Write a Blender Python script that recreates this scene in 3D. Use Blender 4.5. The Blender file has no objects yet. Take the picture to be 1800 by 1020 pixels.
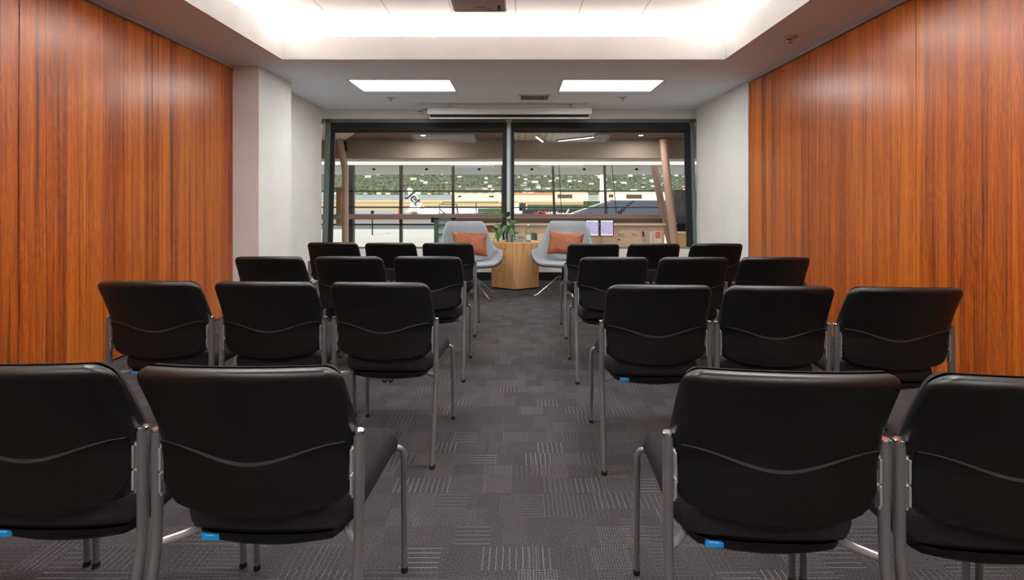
import bpy, bmesh, math, random
from mathutils import Vector, Matrix
random.seed(7)
PI = math.pi
SC = bpy.context.scene
COL = SC.collection

# ------------------------------------------------------------------ helpers
FPX, CX, CY, CAMZ = 870.0, 911.0, 356.0, 1.17
def at(px, py, Y):                       # a point seen at (px, py) standing Y metres away
    return Vector(((px - CX) * Y / FPX, Y, CAMZ - (py - CY) * Y / FPX))
def gx(px, Y): return (px - CX) * Y / FPX
def gz(py, Y): return CAMZ - (py - CY) * Y / FPX

class MB:
    def __init__(self): self.bm = bmesh.new(); self.mi = 0
    def face(self, vs):
        try:
            f = self.bm.faces.new(vs); f.material_index = self.mi; return f
        except ValueError: return None
    def box(self, x0, x1, y0, y1, z0, z1, bev=0.0, seg=2, M=None):
        b = bmesh.new()
        v = [b.verts.new((x, y, z)) for x in (x0, x1) for y in (y0, y1) for z in (z0, z1)]
        for q in ((0,1,3,2),(4,6,7,5),(0,4,5,1),(2,3,7,6),(0,2,6,4),(1,5,7,3)): b.faces.new([v[i] for i in q])
        if bev > 0: bmesh.ops.bevel(b, geom=list(b.edges), offset=bev, segments=seg, affect='EDGES', profile=0.5)
        self.add(b, M); return self
    def add(self, b, M=None):
        if M is not None: b.transform(M)
        mp = {v: self.bm.verts.new(v.co) for v in b.verts}
        for f in b.faces: self.face([mp[v] for v in f.verts])
        b.free()
    def prism(self, pts, h0, h1, axis='z', M=None):
        def P(a, b, h): return {'z': (a, b, h), 'y': (a, h, b), 'x': (h, a, b)}[axis]
        b = bmesh.new()
        lo = [b.verts.new(P(p[0], p[1], h0)) for p in pts]; hi = [b.verts.new(P(p[0], p[1], h1)) for p in pts]
        n = len(pts)
        b.faces.new(lo); b.faces.new(hi)
        for i in range(n): b.faces.new((lo[i], lo[(i+1) % n], hi[(i+1) % n], hi[i]))
        self.add(b, M); return self
    def tube(self, pts, r, seg=12, cap=True, flat=None):
        pts = [Vector(p) for p in pts]; n = len(pts)
        rs = r if isinstance(r, (list, tuple)) else [r] * n
        T = []
        for i in range(n):
            a = pts[max(i-1, 0)]; c = pts[min(i+1, n-1)]
            T.append((c - a).normalized())
        up = Vector((0, 0, 1)) if abs(T[0].z) < 0.9 else Vector((1, 0, 0))
        N = (up - T[0] * up.dot(T[0])).normalized(); rings = []
        for i in range(n):
            N = (N - T[i] * N.dot(T[i])).normalized(); B = T[i].cross(N)
            rings.append([self.bm.verts.new(pts[i] + (N * math.cos(2*PI*k/seg) + B * math.sin(2*PI*k/seg)) * rs[i]) for k in range(seg)])
        for i in range(n-1):
            for k in range(seg): self.face((rings[i][k], rings[i][(k+1) % seg], rings[i+1][(k+1) % seg], rings[i+1][k]))
        if cap: self.face(rings[0][::-1]); self.face(rings[-1])
        return self
    def lathe(self, prof, seg=24, o=(0, 0, 0), capb=True, capt=True):
        o = Vector(o); rings = []
        for (r, z) in prof: rings.append([self.bm.verts.new(o + Vector((r*math.cos(2*PI*k/seg), r*math.sin(2*PI*k/seg), z))) for k in range(seg)])
        for i in range(len(rings)-1):
            for k in range(seg): self.face((rings[i][k], rings[i][(k+1) % seg], rings[i+1][(k+1) % seg], rings[i+1][k]))
        if capb: self.face(rings[0][::-1])
        if capt: self.face(rings[-1])
        return self
    def grid(self, P, wrap=False):
        V = [[self.bm.verts.new(p) for p in row] for row in P]
        for i in range(len(V)-1):
            m = len(V[i])
            for j in range(m if wrap else m-1): self.face((V[i][j], V[i][(j+1) % m], V[i+1][(j+1) % m], V[i+1][j]))
        return V
    def build(self, name, mats, parent=None, smooth=35, loc=None, rot=None):
        bmesh.ops.remove_doubles(self.bm, verts=self.bm.verts, dist=1e-6)
        bmesh.ops.recalc_face_normals(self.bm, faces=self.bm.faces)
        me = bpy.data.meshes.new(name); self.bm.to_mesh(me); self.bm.free()
        for m in (mats if isinstance(mats, (list, tuple)) else [mats]): me.materials.append(m)
        if smooth:
            me.polygons.foreach_set('use_smooth', [True] * len(me.polygons))
            me.set_sharp_from_angle(angle=math.radians(smooth))
        o = bpy.data.objects.new(name, me); COL.objects.link(o)
        if parent is not None: o.parent = parent
        if loc is not None: o.location = loc
        if rot is not None: o.rotation_euler = rot
        return o

def tag(o, label=None, cat=None, group=None, kind=None):
    if label: o['label'] = label
    if cat: o['category'] = cat
    if group: o['group'] = group
    if kind: o['kind'] = kind
    return o
def thing(name, label, cat, loc=(0, 0, 0), rz=0, group=None):
    o = bpy.data.objects.new(name, None); COL.objects.link(o)
    o.empty_display_size = 0.1; o.location = loc; o.rotation_euler = (0, 0, rz)
    return tag(o, label, cat, group)
def struct(o): o['kind'] = 'structure'; return o
def fillet(pts, r, n=5):
    pts = [Vector(p) for p in pts]; out = [pts[0]]
    for i in range(1, len(pts)-1):
        a, b, c = pts[i-1], pts[i], pts[i+1]
        d1 = (a-b); d2 = (c-b); rr = min(r, d1.length*0.49, d2.length*0.49)
        p = b + d1.normalized()*rr; q = b + d2.normalized()*rr
        for k in range(n+1):
            t = k/n; out.append(p*(1-t)**2 + b*2*t*(1-t) + q*t*t)
    out.append(pts[-1]); return out
def copy_tree(o, parent=None):
    c = o.copy(); COL.objects.link(c)
    if parent is not None: c.parent = parent
    for ch in list(o.children): copy_tree(ch, c)
    return c
def edge_spacing(n, a=0.72):             # -1..1, denser at the ends
    out = []
    for i in range(n+1):
        t = -1 + 2*i/n
        out.append((1-a)*t + a*math.sin(t*PI/2))
    return out

# ------------------------------------------------------------------ materials
def s2l(c): return tuple((x/255/12.92) if x/255 <= 0.04045 else ((x/255+0.055)/1.055)**2.4 for x in c)
def mat(name, rgb, rough=0.5, metal=0.0, spec=0.5, emit=None, es=0.0, lin=False):
    m = bpy.data.materials.new(name); m.use_nodes = True
    b = m.node_tree.nodes['Principled BSDF']
    c = rgb if lin else s2l(rgb)
    b.inputs['Base Color'].default_value = (*c, 1); b.inputs['Roughness'].default_value = rough
    b.inputs['Metallic'].default_value = metal; b.inputs['Specular IOR Level'].default_value = spec
    if emit: b.inputs['Emission Color'].default_value = (*emit, 1); b.inputs['Emission Strength'].default_value = es
    return m
class NT:
    def __init__(self, m): self.t = m.node_tree; self.n = self.t.nodes; self.l = self.t.links; self.b = self.n.get('Principled BSDF')
    def new(self, ty, **kw):
        x = self.n.new(ty)
        for k, v in kw.items(): setattr(x, k, v)
        return x
    def put(self, sock, v):
        if isinstance(v, bpy.types.NodeSocket): self.l.new(v, sock)
        else: sock.default_value = v
    def math(self, op, a, b=None, c=None, clamp=False):
        x = self.new('ShaderNodeMath', operation=op); x.use_clamp = clamp
        self.put(x.inputs[0], a)
        if b is not None: self.put(x.inputs[1], b)
        if c is not None: self.put(x.inputs[2], c)
        return x.outputs[0]
    def comb(self, x=0.0, y=0.0, z=0.0):
        n = self.new('ShaderNodeCombineXYZ')
        for i, v in enumerate((x, y, z)): self.put(n.inputs[i], v)
        return n.outputs[0]
    def obj(self):
        c = self.new('ShaderNodeTexCoord'); s = self.new('ShaderNodeSeparateXYZ')
        self.l.new(c.outputs['Object'], s.inputs[0]); return c.outputs['Object'], s.outputs[0], s.outputs[1], s.outputs[2]
    def noise(self, vec, scale, detail=2, rough=0.5, dist=0.0):
        n = self.new('ShaderNodeTexNoise'); self.put(n.inputs['Vector'], vec); n.inputs['Scale'].default_value = scale
        n.inputs['Detail'].default_value = detail; n.inputs['Roughness'].default_value = rough; n.inputs['Distortion'].default_value = dist
        return n.outputs[0]
    def wnoise(self, vec):
        n = self.new('ShaderNodeTexWhiteNoise', noise_dimensions='3D'); self.put(n.inputs['Vector'], vec)
        return n.outputs['Value'], n.outputs['Color']
    def ramp(self, fac, stops):
        r = self.new('ShaderNodeValToRGB'); self.put(r.inputs[0], fac); e = r.color_ramp.elements
        while len(e) < len(stops): e.new(0.5)
        for i, (p, c) in enumerate(stops): e[i].position = p; e[i].color = (*c, 1)
        return r.outputs[0]
    def mix(self, fac, a, b, mode='MIX'):
        m = self.new('ShaderNodeMix', data_type='RGBA', blend_type=mode)
        self.put(m.inputs[0], fac); self.put(m.inputs[6], a); self.put(m.inputs[7], b); return m.outputs[2]
    def bump(self, h, strength=0.3, dist=0.002):
        b = self.new('ShaderNodeBump'); self.put(b.inputs['Height'], h); b.inputs['Strength'].default_value = strength
        b.inputs['Distance'].default_value = dist; self.l.new(b.outputs[0], self.b.inputs['Normal'])
def col4(c): return (*s2l(c), 1)

def m_carpet():
    m = mat('carpet', (60, 55, 57), 0.95, spec=0.1); t = NT(m); v, x, y, z = t.obj()
    def layer(sx, sy, ox, oy, seed, pitch):
        ry = t.math('FLOOR', t.math('DIVIDE', t.math('ADD', y, oy), sy))
        off, _ = t.wnoise(t.comb(ry, seed, 3.3))
        xx = t.math('ADD', t.math('ADD', x, ox), t.math('MULTIPLY', off, sx))
        rx = t.math('FLOOR', t.math('DIVIDE', xx, sx))
        r, c = t.wnoise(t.comb(rx, ry, seed))
        s = t.new('ShaderNodeSeparateColor'); t.l.new(c, s.inputs[0])
        fx = t.math('FRACT', t.math('DIVIDE', xx, pitch)); fy = t.math('FRACT', t.math('DIVIDE', t.math('ADD', y, oy), pitch))
        lv = t.math('LESS_THAN', fx, 0.12); lh = t.math('LESS_THAN', fy, 0.13)
        fx2 = t.math('LESS_THAN', t.math('FRACT', t.math('DIVIDE', xx, pitch*0.42)), 0.45); fy2 = t.math('LESS_THAN', t.math('FRACT', t.math('DIVIDE', y, pitch*0.42)), 0.4)
        dots = t.math('MULTIPLY', t.math('MULTIPLY', fx2, fy2), 0.75)
        k1 = t.math('LESS_THAN', r, 0.15); k2 = t.math('MULTIPLY', t.math('GREATER_THAN', r, 0.15), t.math('LESS_THAN', r, 0.32)); k3 = t.math('MULTIPLY', t.math('GREATER_THAN', r, 0.32), t.math('LESS_THAN', r, 0.64))
        a = t.math('ADD', t.math('ADD', t.math('MULTIPLY', k1, lv), t.math('MULTIPLY', k2, lh)), t.math('MULTIPLY', k3, dots))
        return t.math('MULTIPLY', a, t.math('MULTIPLY_ADD', s.outputs[1], 0.75, 0.25))
    A = layer(0.125, 0.105, 0.0, 0.0, 1.7, 0.022); B = layer(0.085, 0.145, 0.031, 0.047, 5.1, 0.017)
    L = t.math('ADD', A, t.math('MULTIPLY', B, 0.45), clamp=True)
    loop = t.noise(v, 210, 3, 0.7); blot = t.noise(v, 7, 3, 0.6)
    base = t.ramp(loop, [(0.34, s2l((30, 28, 30))), (0.68, s2l((92, 88, 91)))])
    base = t.mix(t.math('MULTIPLY', blot, 0.35), base, col4((50, 46, 49)))
    wob = t.math('MULTIPLY', L, t.math('MULTIPLY_ADD', t.noise(v, 160, 1), 0.9, 0.15))
    c = t.mix(wob, base, col4((146, 142, 143)))
    t.l.new(c, t.b.inputs['Base Color']); t.bump(loop, 0.5, 0.004); return m

def m_wood(name, seed, hue=0.0):
    m = mat(name, (170, 85, 30), 0.3, spec=0.55); t = NT(m)
    g = t.new('ShaderNodeNewGeometry'); s = t.new('ShaderNodeSeparateXYZ'); t.l.new(g.outputs['Position'], s.inputs[0])
    y, z = s.outputs[1], s.outputs[2]
    # veneer leaves of varying width running floor to ceiling
    w = t.math('ADD', t.math('DIVIDE', y, 0.152), t.math('MULTIPLY', t.noise(t.comb(seed, y, 0.0), 2.1, 0), 2.6))
    leaf = t.math('FLOOR', w); fr = t.math('FRACT', w)
    r, rc = t.wnoise(t.comb(leaf, seed, 0.5)); sc = t.new('ShaderNodeSeparateColor'); t.l.new(rc, sc.inputs[0])
    # figure: stretched vertically, shifted from leaf to leaf
    vf = t.comb(t.math('ADD', t.math('MULTIPLY', y, 5.0), t.math('MULTIPLY', sc.outputs[0], 37)), t.math('MULTIPLY', z, 0.55), seed)
    fig = t.noise(vf, 2.6, 4, 0.55, 0.7)
    rings = t.math('SINE', t.math('ADD', t.math('MULTIPLY', fig, 62), t.math('MULTIPLY', y, 46)))
    vg = t.comb(t.math('MULTIPLY', y, 120), t.math('MULTIPLY', z, 1.3), seed)
    fine = t.noise(vg, 2.0, 3, 0.7)
    band = t.noise(t.comb(t.math('MULTIPLY', y, 14), t.math('MULTIPLY', z, 0.25), seed + 3), 1.4, 3, 0.6)
    tone = t.math('ADD', t.math('MULTIPLY', fine, 0.5), t.math('MULTIPLY', band, 0.85))
    tone = t.math('ADD', tone, t.math('MULTIPLY', rings, 0.055))
    stk = t.noise(t.comb(t.math('MULTIPLY', y, 62), t.math('MULTIPLY', z, 0.4), seed + 9), 1.0, 3, 0.65, 0.3)
    tone = t.math('SUBTRACT', tone, t.math('MULTIPLY', t.math('SUBTRACT', stk, 0.53, clamp=True), 2.3))
    tone = t.math('ADD', tone, t.math('MULTIPLY_ADD', r, 0.28, -0.25))
    c = t.ramp(tone, [(0.10, s2l((84, 36, 12))), (0.36, s2l((136, 62, 18))), (0.56, s2l((168, 84, 24))), (0.85, s2l((196, 112, 40)))])
    seam = t.math('LESS_THAN', fr, 0.018)
    c = t.mix(t.math('MULTIPLY', seam, 0.35), c, col4((80, 36, 14)))
    t.l.new(c, t.b.inputs['Base Color'])
    t.l.new(t.math('MULTIPLY_ADD', fine, 0.14, 0.24), t.b.inputs['Roughness'])
    return m

def m_oak():
    m = mat('oak_veneer', (196, 146, 92), 0.5, spec=0.35); t = NT(m); v, x, y, z = t.obj()
    n1 = t.noise(t.comb(t.math('MULTIPLY', x, 30), t.math('MULTIPLY', y, 30), t.math('MULTIPLY', z, 1.6)), 1.5, 4, 0.6, 0.4)
    n2 = t.noise(t.comb(t.math('MULTIPLY', x, 160), t.math('MULTIPLY', y, 160), t.math('MULTIPLY', z, 6)), 1.0, 2)
    c = t.ramp(t.math('ADD', t.math('MULTIPLY', n1, 0.8), t.math('MULTIPLY', n2, 0.25)), [(0.3, s2l((172, 122, 78))), (0.52, s2l((206, 156, 106))), (0.75, s2l((222, 178, 128)))])
    k = t.new('ShaderNodeTexVoronoi'); t.put(k.inputs['Vector'], t.comb(t.math('MULTIPLY', x, 1.0), t.math('MULTIPLY', y, 1.0), t.math('MULTIPLY', z, 0.55))); k.inputs['Scale'].default_value = 6.5
    kn = t.math('LESS_THAN', k.outputs['Distance'], 0.06)
    t.l.new(t.mix(t.math('MULTIPLY', kn, 0.7), c, col4((96, 58, 30))), t.b.inputs['Base Color']); return m

def m_noisy(name, c0, c1, scale, rough=0.6, bump=0.0, spec=0.4, stretch=None, detail=3, bscale=None):
    m = mat(name, c0, rough, spec=spec); t = NT(m); v, x, y, z = t.obj()
    if stretch: v = t.comb(t.math('MULTIPLY', x, stretch[0]), t.math('MULTIPLY', y, stretch[1]), t.math('MULTIPLY', z, stretch[2]))
    n = t.noise(v, scale, detail)
    t.l.new(t.ramp(n, [(0.32, s2l(c0)), (0.68, s2l(c1))]), t.b.inputs['Base Color'])
    if bump: t.bump(t.noise(v, bscale or scale, 2), bump, 0.002)
    return m
def m_stripes(name, c0, c1, axis, pitch, duty, rough=0.5):
    m = mat(name, c0, rough); t = NT(m); v, x, y, z = t.obj()
    f = t.math('LESS_THAN', t.math('FRACT', t.math('DIVIDE', (x, y, z)[axis], pitch)), duty)
    t.l.new(t.mix(f, col4(c0), col4(c1)), t.b.inputs['Base Color']); return m
def m_glass(name, tint=(1, 1, 1), refl=0.05):
    m = bpy.data.materials.new(name); m.use_nodes = True; t = NT(m); t.n.remove(t.b)
    tr = t.new('ShaderNodeBsdfTransparent'); tr.inputs[0].default_value = (*tint, 1)
    gl = t.new('ShaderNodeBsdfGlossy'); gl.inputs['Roughness'].default_value = 0.0
    mx = t.new('ShaderNodeMixShader'); mx.inputs[0].default_value = refl
    t.l.new(tr.outputs[0], mx.inputs[1]); t.l.new(gl.outputs[0], mx.inputs[2]); t.l.new(mx.outputs[0], t.n['Material Output'].inputs[0]); return m
def m_emit(name, rgb, s):
    m = bpy.data.materials.new(name); m.use_nodes = True; t = NT(m); t.n.remove(t.b)
    e = t.new('ShaderNodeEmission'); e.inputs[0].default_value = (*rgb, 1); e.inputs[1].default_value = s
    t.l.new(e.outputs[0], t.n['Material Output'].inputs[0]); return m

CARPET = m_carpet()
WOODL, WOODR = m_wood('wood_veneer_left', 1.3), m_wood('wood_veneer_right', 8.6)
OAK = m_oak(); WOODB = mat('dark_back_wall', (60, 44, 34), 0.6)
PAINT = m_noisy('white_paint', (220, 220, 219), (227, 227, 226), 3, 0.75, spec=0.25)
CEILP = mat('ceiling_paint', (229, 239, 250), 0.85, spec=0.2)
BLACKGAP = mat('black_reveal', (12, 11, 11), 0.8)
ALU = mat('aluminium_track', (196, 198, 200), 0.5, metal=0.1)
SHELL = mat('black_shell', (7, 7, 8), 0.40, spec=0.6)
PANEL = m_noisy('black_textured_panel', (6, 6, 7), (10, 10, 11), 260, 0.62, bump=0.35, spec=0.25)
SEATF = m_noisy('black_seat_fabric', (20, 18, 21), (38, 35, 40), 420, 0.85, bump=0.3, spec=0.25)
SEAM = mat('grey_seam', (50, 50, 52), 0.45)
PAN = mat('black_plastic', (8, 8, 9), 0.5)
STEEL = mat('grey_steel', (122, 123, 126), 0.36, metal=0.55)
CHROME = mat('chrome', (225, 225, 226), 0.13, metal=1.0)
BRIGHT = mat('bright_steel', (208, 209, 211), 0.26, metal=0.7)
RUBBER = mat('rubber', (14, 14, 14), 0.8)
BLUE = mat('blue_label', (22, 140, 214), 0.5)
BLUETX = mat('label_print', (150, 205, 240), 0.5)
GREYFAB = m_noisy('grey_wool', (132, 138, 144), (160, 165, 170), 210, 0.95, bump=0.5, spec=0.1)
LEATHER = m_noisy('tan_leather', (128, 68, 37), (156, 88, 53), 18, 0.42, bump=0.25, spec=0.45, bscale=160)
DARKSHELL = mat('dark_shell', (26, 27, 29), 0.5)
FRAMEG = mat('green_grey_frame', (104, 118, 114), 0.45, metal=0.2)
BLIND = mat('black_blind', (18, 18, 21), 0.7)
GLASSW = m_glass('window_glass', (0.97, 0.985, 0.975), 0.003)
PANELLIGHT = m_emit('panel_diffuser', (0.98, 1.0, 0.97), 15.0)
PROJ = mat('projector_grey', (206, 202, 200), 0.45)
GREYPL = mat('grey_plastic', (128, 124, 124), 0.5)
DARKPL = mat('dark_slot', (40, 38, 38), 0.6)
WHITEMET = mat('white_enamel', (206, 204, 202), 0.4)

# ------------------------------------------------------------------ room shell
XL, XR, ZC, YB = -2.98, 2.69, 2.60, -6.8
mb = MB(); mb.box(-3.3, 3.0, YB, 7.44, -0.12, 0.0); struct(mb.build('floor', CARPET, smooth=0))

def wood_wall(name, x_face, side, joints, y_end, wood, ztop):
    # backing, black reveal, proud veneer panels with open joints, head track
    b = MB(); xa, xb = (x_face - 0.16, x_face - 0.045) if side < 0 else (x_face + 0.045, x_face + 0.16)
    b.box(xa, xb, YB, y_end, 0, ZC + 0.05); w = struct(b.build(name, BLACKGAP, smooth=0))
    for a, c in zip(joints[:-1], joints[1:]):
        p = MB(); x0, x1 = (x_face - 0.044, x_face) if side < 0 else (x_face, x_face + 0.044)
        p.box(x0, x1, a + 0.003, c - 0.003, 0.014, ztop, 0.0015, 1); p.build('veneer_panel', wood, w, smooth=0)
    t = MB(); x0, x1 = (x_face - 0.05, x_face + 0.012) if side < 0 else (x_face - 0.012, x_face + 0.05)
    t.box(x0, x1, YB, y_end, ztop + 0.006, ZC + 0.002); t.build('head_track', ALU, w, smooth=0)
    return w
wood_wall('wall_left', XL, -1, [YB, -5.59, -4.52, -3.45, -2.38, -1.31, -0.25, 0.816, 1.886, 2.956, 4.03, 5.10, 5.17], 5.17, WOODL, 2.562)
wood_wall('wall_right', XR, 1, [YB, -6.16, -4.97, -3.78, -2.59, -1.4, -0.21, 0.975, 2.162, 3.348, 4.535, 5.73, 5.79], 5.79, WOODR, 2.562)
mb = MB(); mb.box(-3.25, -2.71, 5.17, 5.91, 0, ZC + 0.05, 0.004, 1); struct(mb.build('pillar', PAINT, smooth=0))
mb = MB(); mb.box(-3.25, -2.96, 5.91, 7.445, 0, ZC + 0.05); struct(mb.build('wall_left_far', PAINT, smooth=0))
mb = MB(); mb.box(2.70, 2.95, 5.79, 7.50, 0, ZC + 0.05); struct(mb.build('wall_right_far', PAINT, smooth=0))
mb = MB(); mb.box(-3.3, 3.0, YB - 0.15, YB, 0, 3.1); struct(mb.build('wall_back', PAINT, smooth=0))
mb = MB(); mb.box(-3.2, 2.95, 7.60, 7.80, 2.455, ZC + 0.4); struct(mb.build('wall_window_head', PAINT, smooth=0))
mb = MB(); mb.box(-3.2, 2.95, 7.43, 7.62, 0.122, 0.47); struct(mb.build('wall_window_sill', PAINT, smooth=0))
mb = MB(); mb.box(-3.2, 2.95, 7.42, 7.62, 0.0, 0.122); struct(mb.build('baseboard_window', BLACKGAP, smooth=0))

# ceiling with the recessed coffer
HX0, HX1, HY0, HY1 = -2.36, 2.063, -4.2, 4.945
ZU, ZF, EXT = 2.97, 2.83, 0.55
mb = MB()
TF = 0.03
for (x0, x1, y0, y1) in ((-3.3, HX0-TF, YB, 7.75), (HX1+TF, 3.0, YB, 7.75), (HX0-TF, HX1+TF, YB, HY0-TF), (HX0-TF, HX1+TF, HY1+TF, 7.75)):
    if (x0, y0) == (HX0-TF, YB):
        xs = [HX0-TF, -1.995, -0.785, 0.509, 1.715, HX1+TF]
        mb.box(x0, x1, y0, -5.80, ZC, ZC + 0.04); mb.box(x0, x1, -5.19, y1, ZC, ZC + 0.04)
        for a, b in ((0, 1), (2, 3), (4, 5)): mb.box(xs[a], xs[b], -5.80, -5.19, ZC, ZC + 0.04)
    elif (x0, y1) == (HX0-TF, 7.75):          # the strip by the window keeps two openings for the lights and one for the vent
        xs = [HX0-TF, -1.995, -0.785, 0.509, 1.715, HX1+TF]
        mb.box(x0, x1, y0, 5.76, ZC, ZC + 0.04); mb.box(x0, x1, 6.37, y1, ZC, ZC + 0.04)
        for a, b in ((0, 1), (2, 3), (4, 5)): mb.box(xs[a], xs[b], 5.76, 6.37, ZC, ZC + 0.04)
    else: mb.box(x0, x1, y0, y1, ZC, ZC + 0.04)
ceil = struct(mb.build('ceiling', CEILP, smooth=0))
fa = MB(); th = 0.03
fa.box(HX0 - th, HX0, HY0 - th, HY1 + th, ZC, ZF); fa.box(HX1, HX1 + th, HY0 - th, HY1 + th, ZC, ZF)
fa.box(HX0, HX1, HY1, HY1 + th, ZC, ZF); fa.box(HX0, HX1, HY0 - th, HY0, ZC, ZF)
struct(fa.build('trim_coffer', PAINT, smooth=0))
TILE = mat('ceiling_tile', (232, 226, 222), 0.9, spec=0.1); t = NT(TILE); v, x, y, z = t.obj()
gxl = t.math('LESS_THAN', t.math('FRACT', t.math('DIVIDE', t.math('ADD', x, 3.03), 0.6)), 0.022); gyl = t.math('LESS_THAN', t.math('FRACT', t.math('DIVIDE', t.math('ADD', y, 1.13), 0.6)), 0.022)
t.l.new(t.mix(t.math('MAXIMUM', gxl, gyl), col4((232, 226, 222)), col4((196, 188, 182))), t.b.inputs['Base Color'])
mb = MB(); mb.box(HX0 - EXT - 0.1, HX1 + EXT + 0.1, HY0 - EXT - 0.1, HY1 + EXT + 0.1, ZU, ZU + 0.08); struct(mb.build('ceiling_upper', TILE, smooth=0))
mb = MB()
mb.box(HX0 - EXT - 0.1, HX0 - EXT, HY0 - EXT, HY1 + EXT, ZC + 0.03, ZU + 0.02); mb.box(HX1 + EXT, HX1 + EXT + 0.1, HY0 - EXT, HY1 + EXT, ZC + 0.03, ZU + 0.02)
mb.box(HX0 - EXT - 0.1, HX1 + EXT + 0.1, HY1 + EXT, HY1 + EXT + 0.1, ZC + 0.03, ZU + 0.02); mb.box(HX0 - EXT - 0.1, HX1 + EXT + 0.1, HY0 - EXT - 0.1, HY0 - EXT, ZC + 0.03, ZU + 0.02)
struct(mb.build('wall_cove', PAINT, smooth=0))
def area(name, loc, sx, sy, energy, rgb=(1, 0.9, 0.8), rot=(0, 0, 0)):
    l = bpy.data.lights.new(name, 'AREA'); l.shape = 'RECTANGLE'; l.size = sx; l.size_y = sy; l.energy = energy; l.color = rgb
    o = bpy.data.objects.new(name, l); COL.objects.link(o); o.location = loc; o.rotation_euler = rot; return o
WARM = (1.0, 0.95, 0.88); COVE = 46.0          # watts per metre of cove strip
LX, LY = HX1 - HX0, HY1 - HY0
area('cove_strip_far', ((HX0+HX1)/2, HY1 + 0.36, 2.795), LX + 0.5, 0.08, COVE*LX, WARM, (PI, 0, 0))
area('cove_strip_near', ((HX0+HX1)/2, HY0 - 0.36, 2.795), LX + 0.5, 0.08, COVE*LX, WARM, (PI, 0, 0))
area('cove_strip_side', (HX0 - 0.36, (HY0+HY1)/2, 2.795), 0.08, LY, COVE*LY, WARM, (PI, 0, 0))
area('cove_strip_side', (HX1 + 0.36, (HY0+HY1)/2, 2.795), 0.08, LY, COVE*LY, WARM, (PI, 0, 0))

# recessed light panels
def ceiling_light(x0, x1, label, yc=6.065, grp='recessed light panels by the window', zc=ZC, em=None):
    r = thing('ceiling_light', label, 'ceiling light', ((x0+x1)/2, yc, zc), 0, grp)
    hx, hy = (x1-x0)/2, 0.305; f = MB()
    for (a, b, c, d) in ((-hx, -hx+0.02, -hy, hy), (hx-0.02, hx, -hy, hy), (-hx, hx, -hy, -hy+0.02), (-hx, hx, hy-0.02, hy)): f.box(a, b, c, d, -0.004, 0.035)
    f.build('frame', WHITEMET, r, smooth=0)
    d = MB(); d.box(-hx+0.02, hx-0.02, -hy+0.02, hy-0.02, 0.012, 0.03); d.build('diffuser', em or PANELLIGHT, r, smooth=0)
ceiling_light(-1.995, -0.785, 'glowing rectangular ceiling panel on the left, nearer the white pillar')
ceiling_light(0.509, 1.715, 'glowing rectangular ceiling panel on the right, nearer the right-hand wood wall')

ceiling_light(-1.995, -0.785, 'left added fill panel at the back of the room, behind the camera', -5.495, 'added fill panels at the back')  # this pair is unseen, added behind the camera as fill light
ceiling_light(0.509, 1.715, 'right added fill panel at the back of the room, behind the camera', -5.495, 'added fill panels at the back')
COFFERFILL = m_emit('coffer_fill', (0.97, 1.0, 1.0), 23.0)  # glow of four unseen panels added above the view to brighten the room
for xa, sn in ((-1.83, 'left'), (0.57, 'right')):
    for yc, nn in ((2.17, 'over the second row of chairs'), (-1.43, 'behind the camera')):
        ceiling_light(xa, xa+1.2, 'added fill panel in the raised ceiling, %s half, %s' % (sn, nn), yc, 'fill panels added in the raised ceiling', ZU - 0.032, COFFERFILL)
# air vent
r = thing('ceiling_vent', 'small grey ceiling air vent between the two glowing panels', 'vent', (0.22, 6.72, ZC))
f = MB(); hx, hy = 0.215, 0.18
for (a, b, c, d) in ((-hx, -hx+0.03, -hy, hy), (hx-0.03, hx, -hy, hy), (-hx, hx, -hy, -hy+0.03), (-hx, hx, hy-0.03, hy)): f.box(a, b, c, d, -0.012, 0.0, 0.002, 1)
f.build('frame', CEILP, r, smooth=0)
f = MB(); f.box(-hx+0.03, hx-0.03, -hy+0.03, hy-0.03, -0.002, -0.001); f.build('backing', mat('vent_backing', (92, 88, 88), 0.7), r, smooth=0)
f = MB()
for k in range(1, 5):
    q = 1 - k*0.2; a, b = (hx-0.03)*q, (hy-0.03)*q
    f.box(-a, -a+0.012, -b, b, -0.011, -0.002); f.box(a-0.012, a, -b, b, -0.011, -0.002); f.box(-a, a, -b, -b+0.012, -0.011, -0.002); f.box(-a, a, b-0.012, b, -0.011, -0.002)
f.build('louvre', GREYPL, r, smooth=0)

def sprinkler(x, y, label):
    r = thing('ceiling_sprinkler', label, 'sprinkler', (x, y, ZC), 0, 'ceiling sprinkler heads')
    m = MB(); m.lathe([(0.060, 0.0), (0.060, -0.006), (0.046, -0.014), (0.03, -0.014), (0.028, -0.003)], 20, capb=False); m.build('escutcheon', WHITEMET, r)
    m = MB(); m.lathe([(0.010, -0.002), (0.010, -0.02), (0.006, -0.024), (0.006, -0.04)], 12); m.tube([(-0.012, 0, -0.02), (-0.013, 0, -0.034), (0, 0, -0.046)], 0.003, 6); m.tube([(0.012, 0, -0.02), (0.013, 0, -0.034), (0, 0, -0.046)], 0.003, 6); m.build('head', CHROME, r)
    m = MB(); m.lathe([(0.004, -0.044), (0.018, -0.046), (0.019, -0.048), (0.004, -0.049)], 16); m.build('deflector', GREYPL, r)
sprinkler(-1.74, 6.76, 'small chrome sprinkler behind the left glowing ceiling panel')
sprinkler(1.42, 6.72, 'small chrome sprinkler behind the right glowing ceiling panel')
sprinkler(2.36, 4.29, 'sprinkler head in a round plate above the right wood wall')

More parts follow.
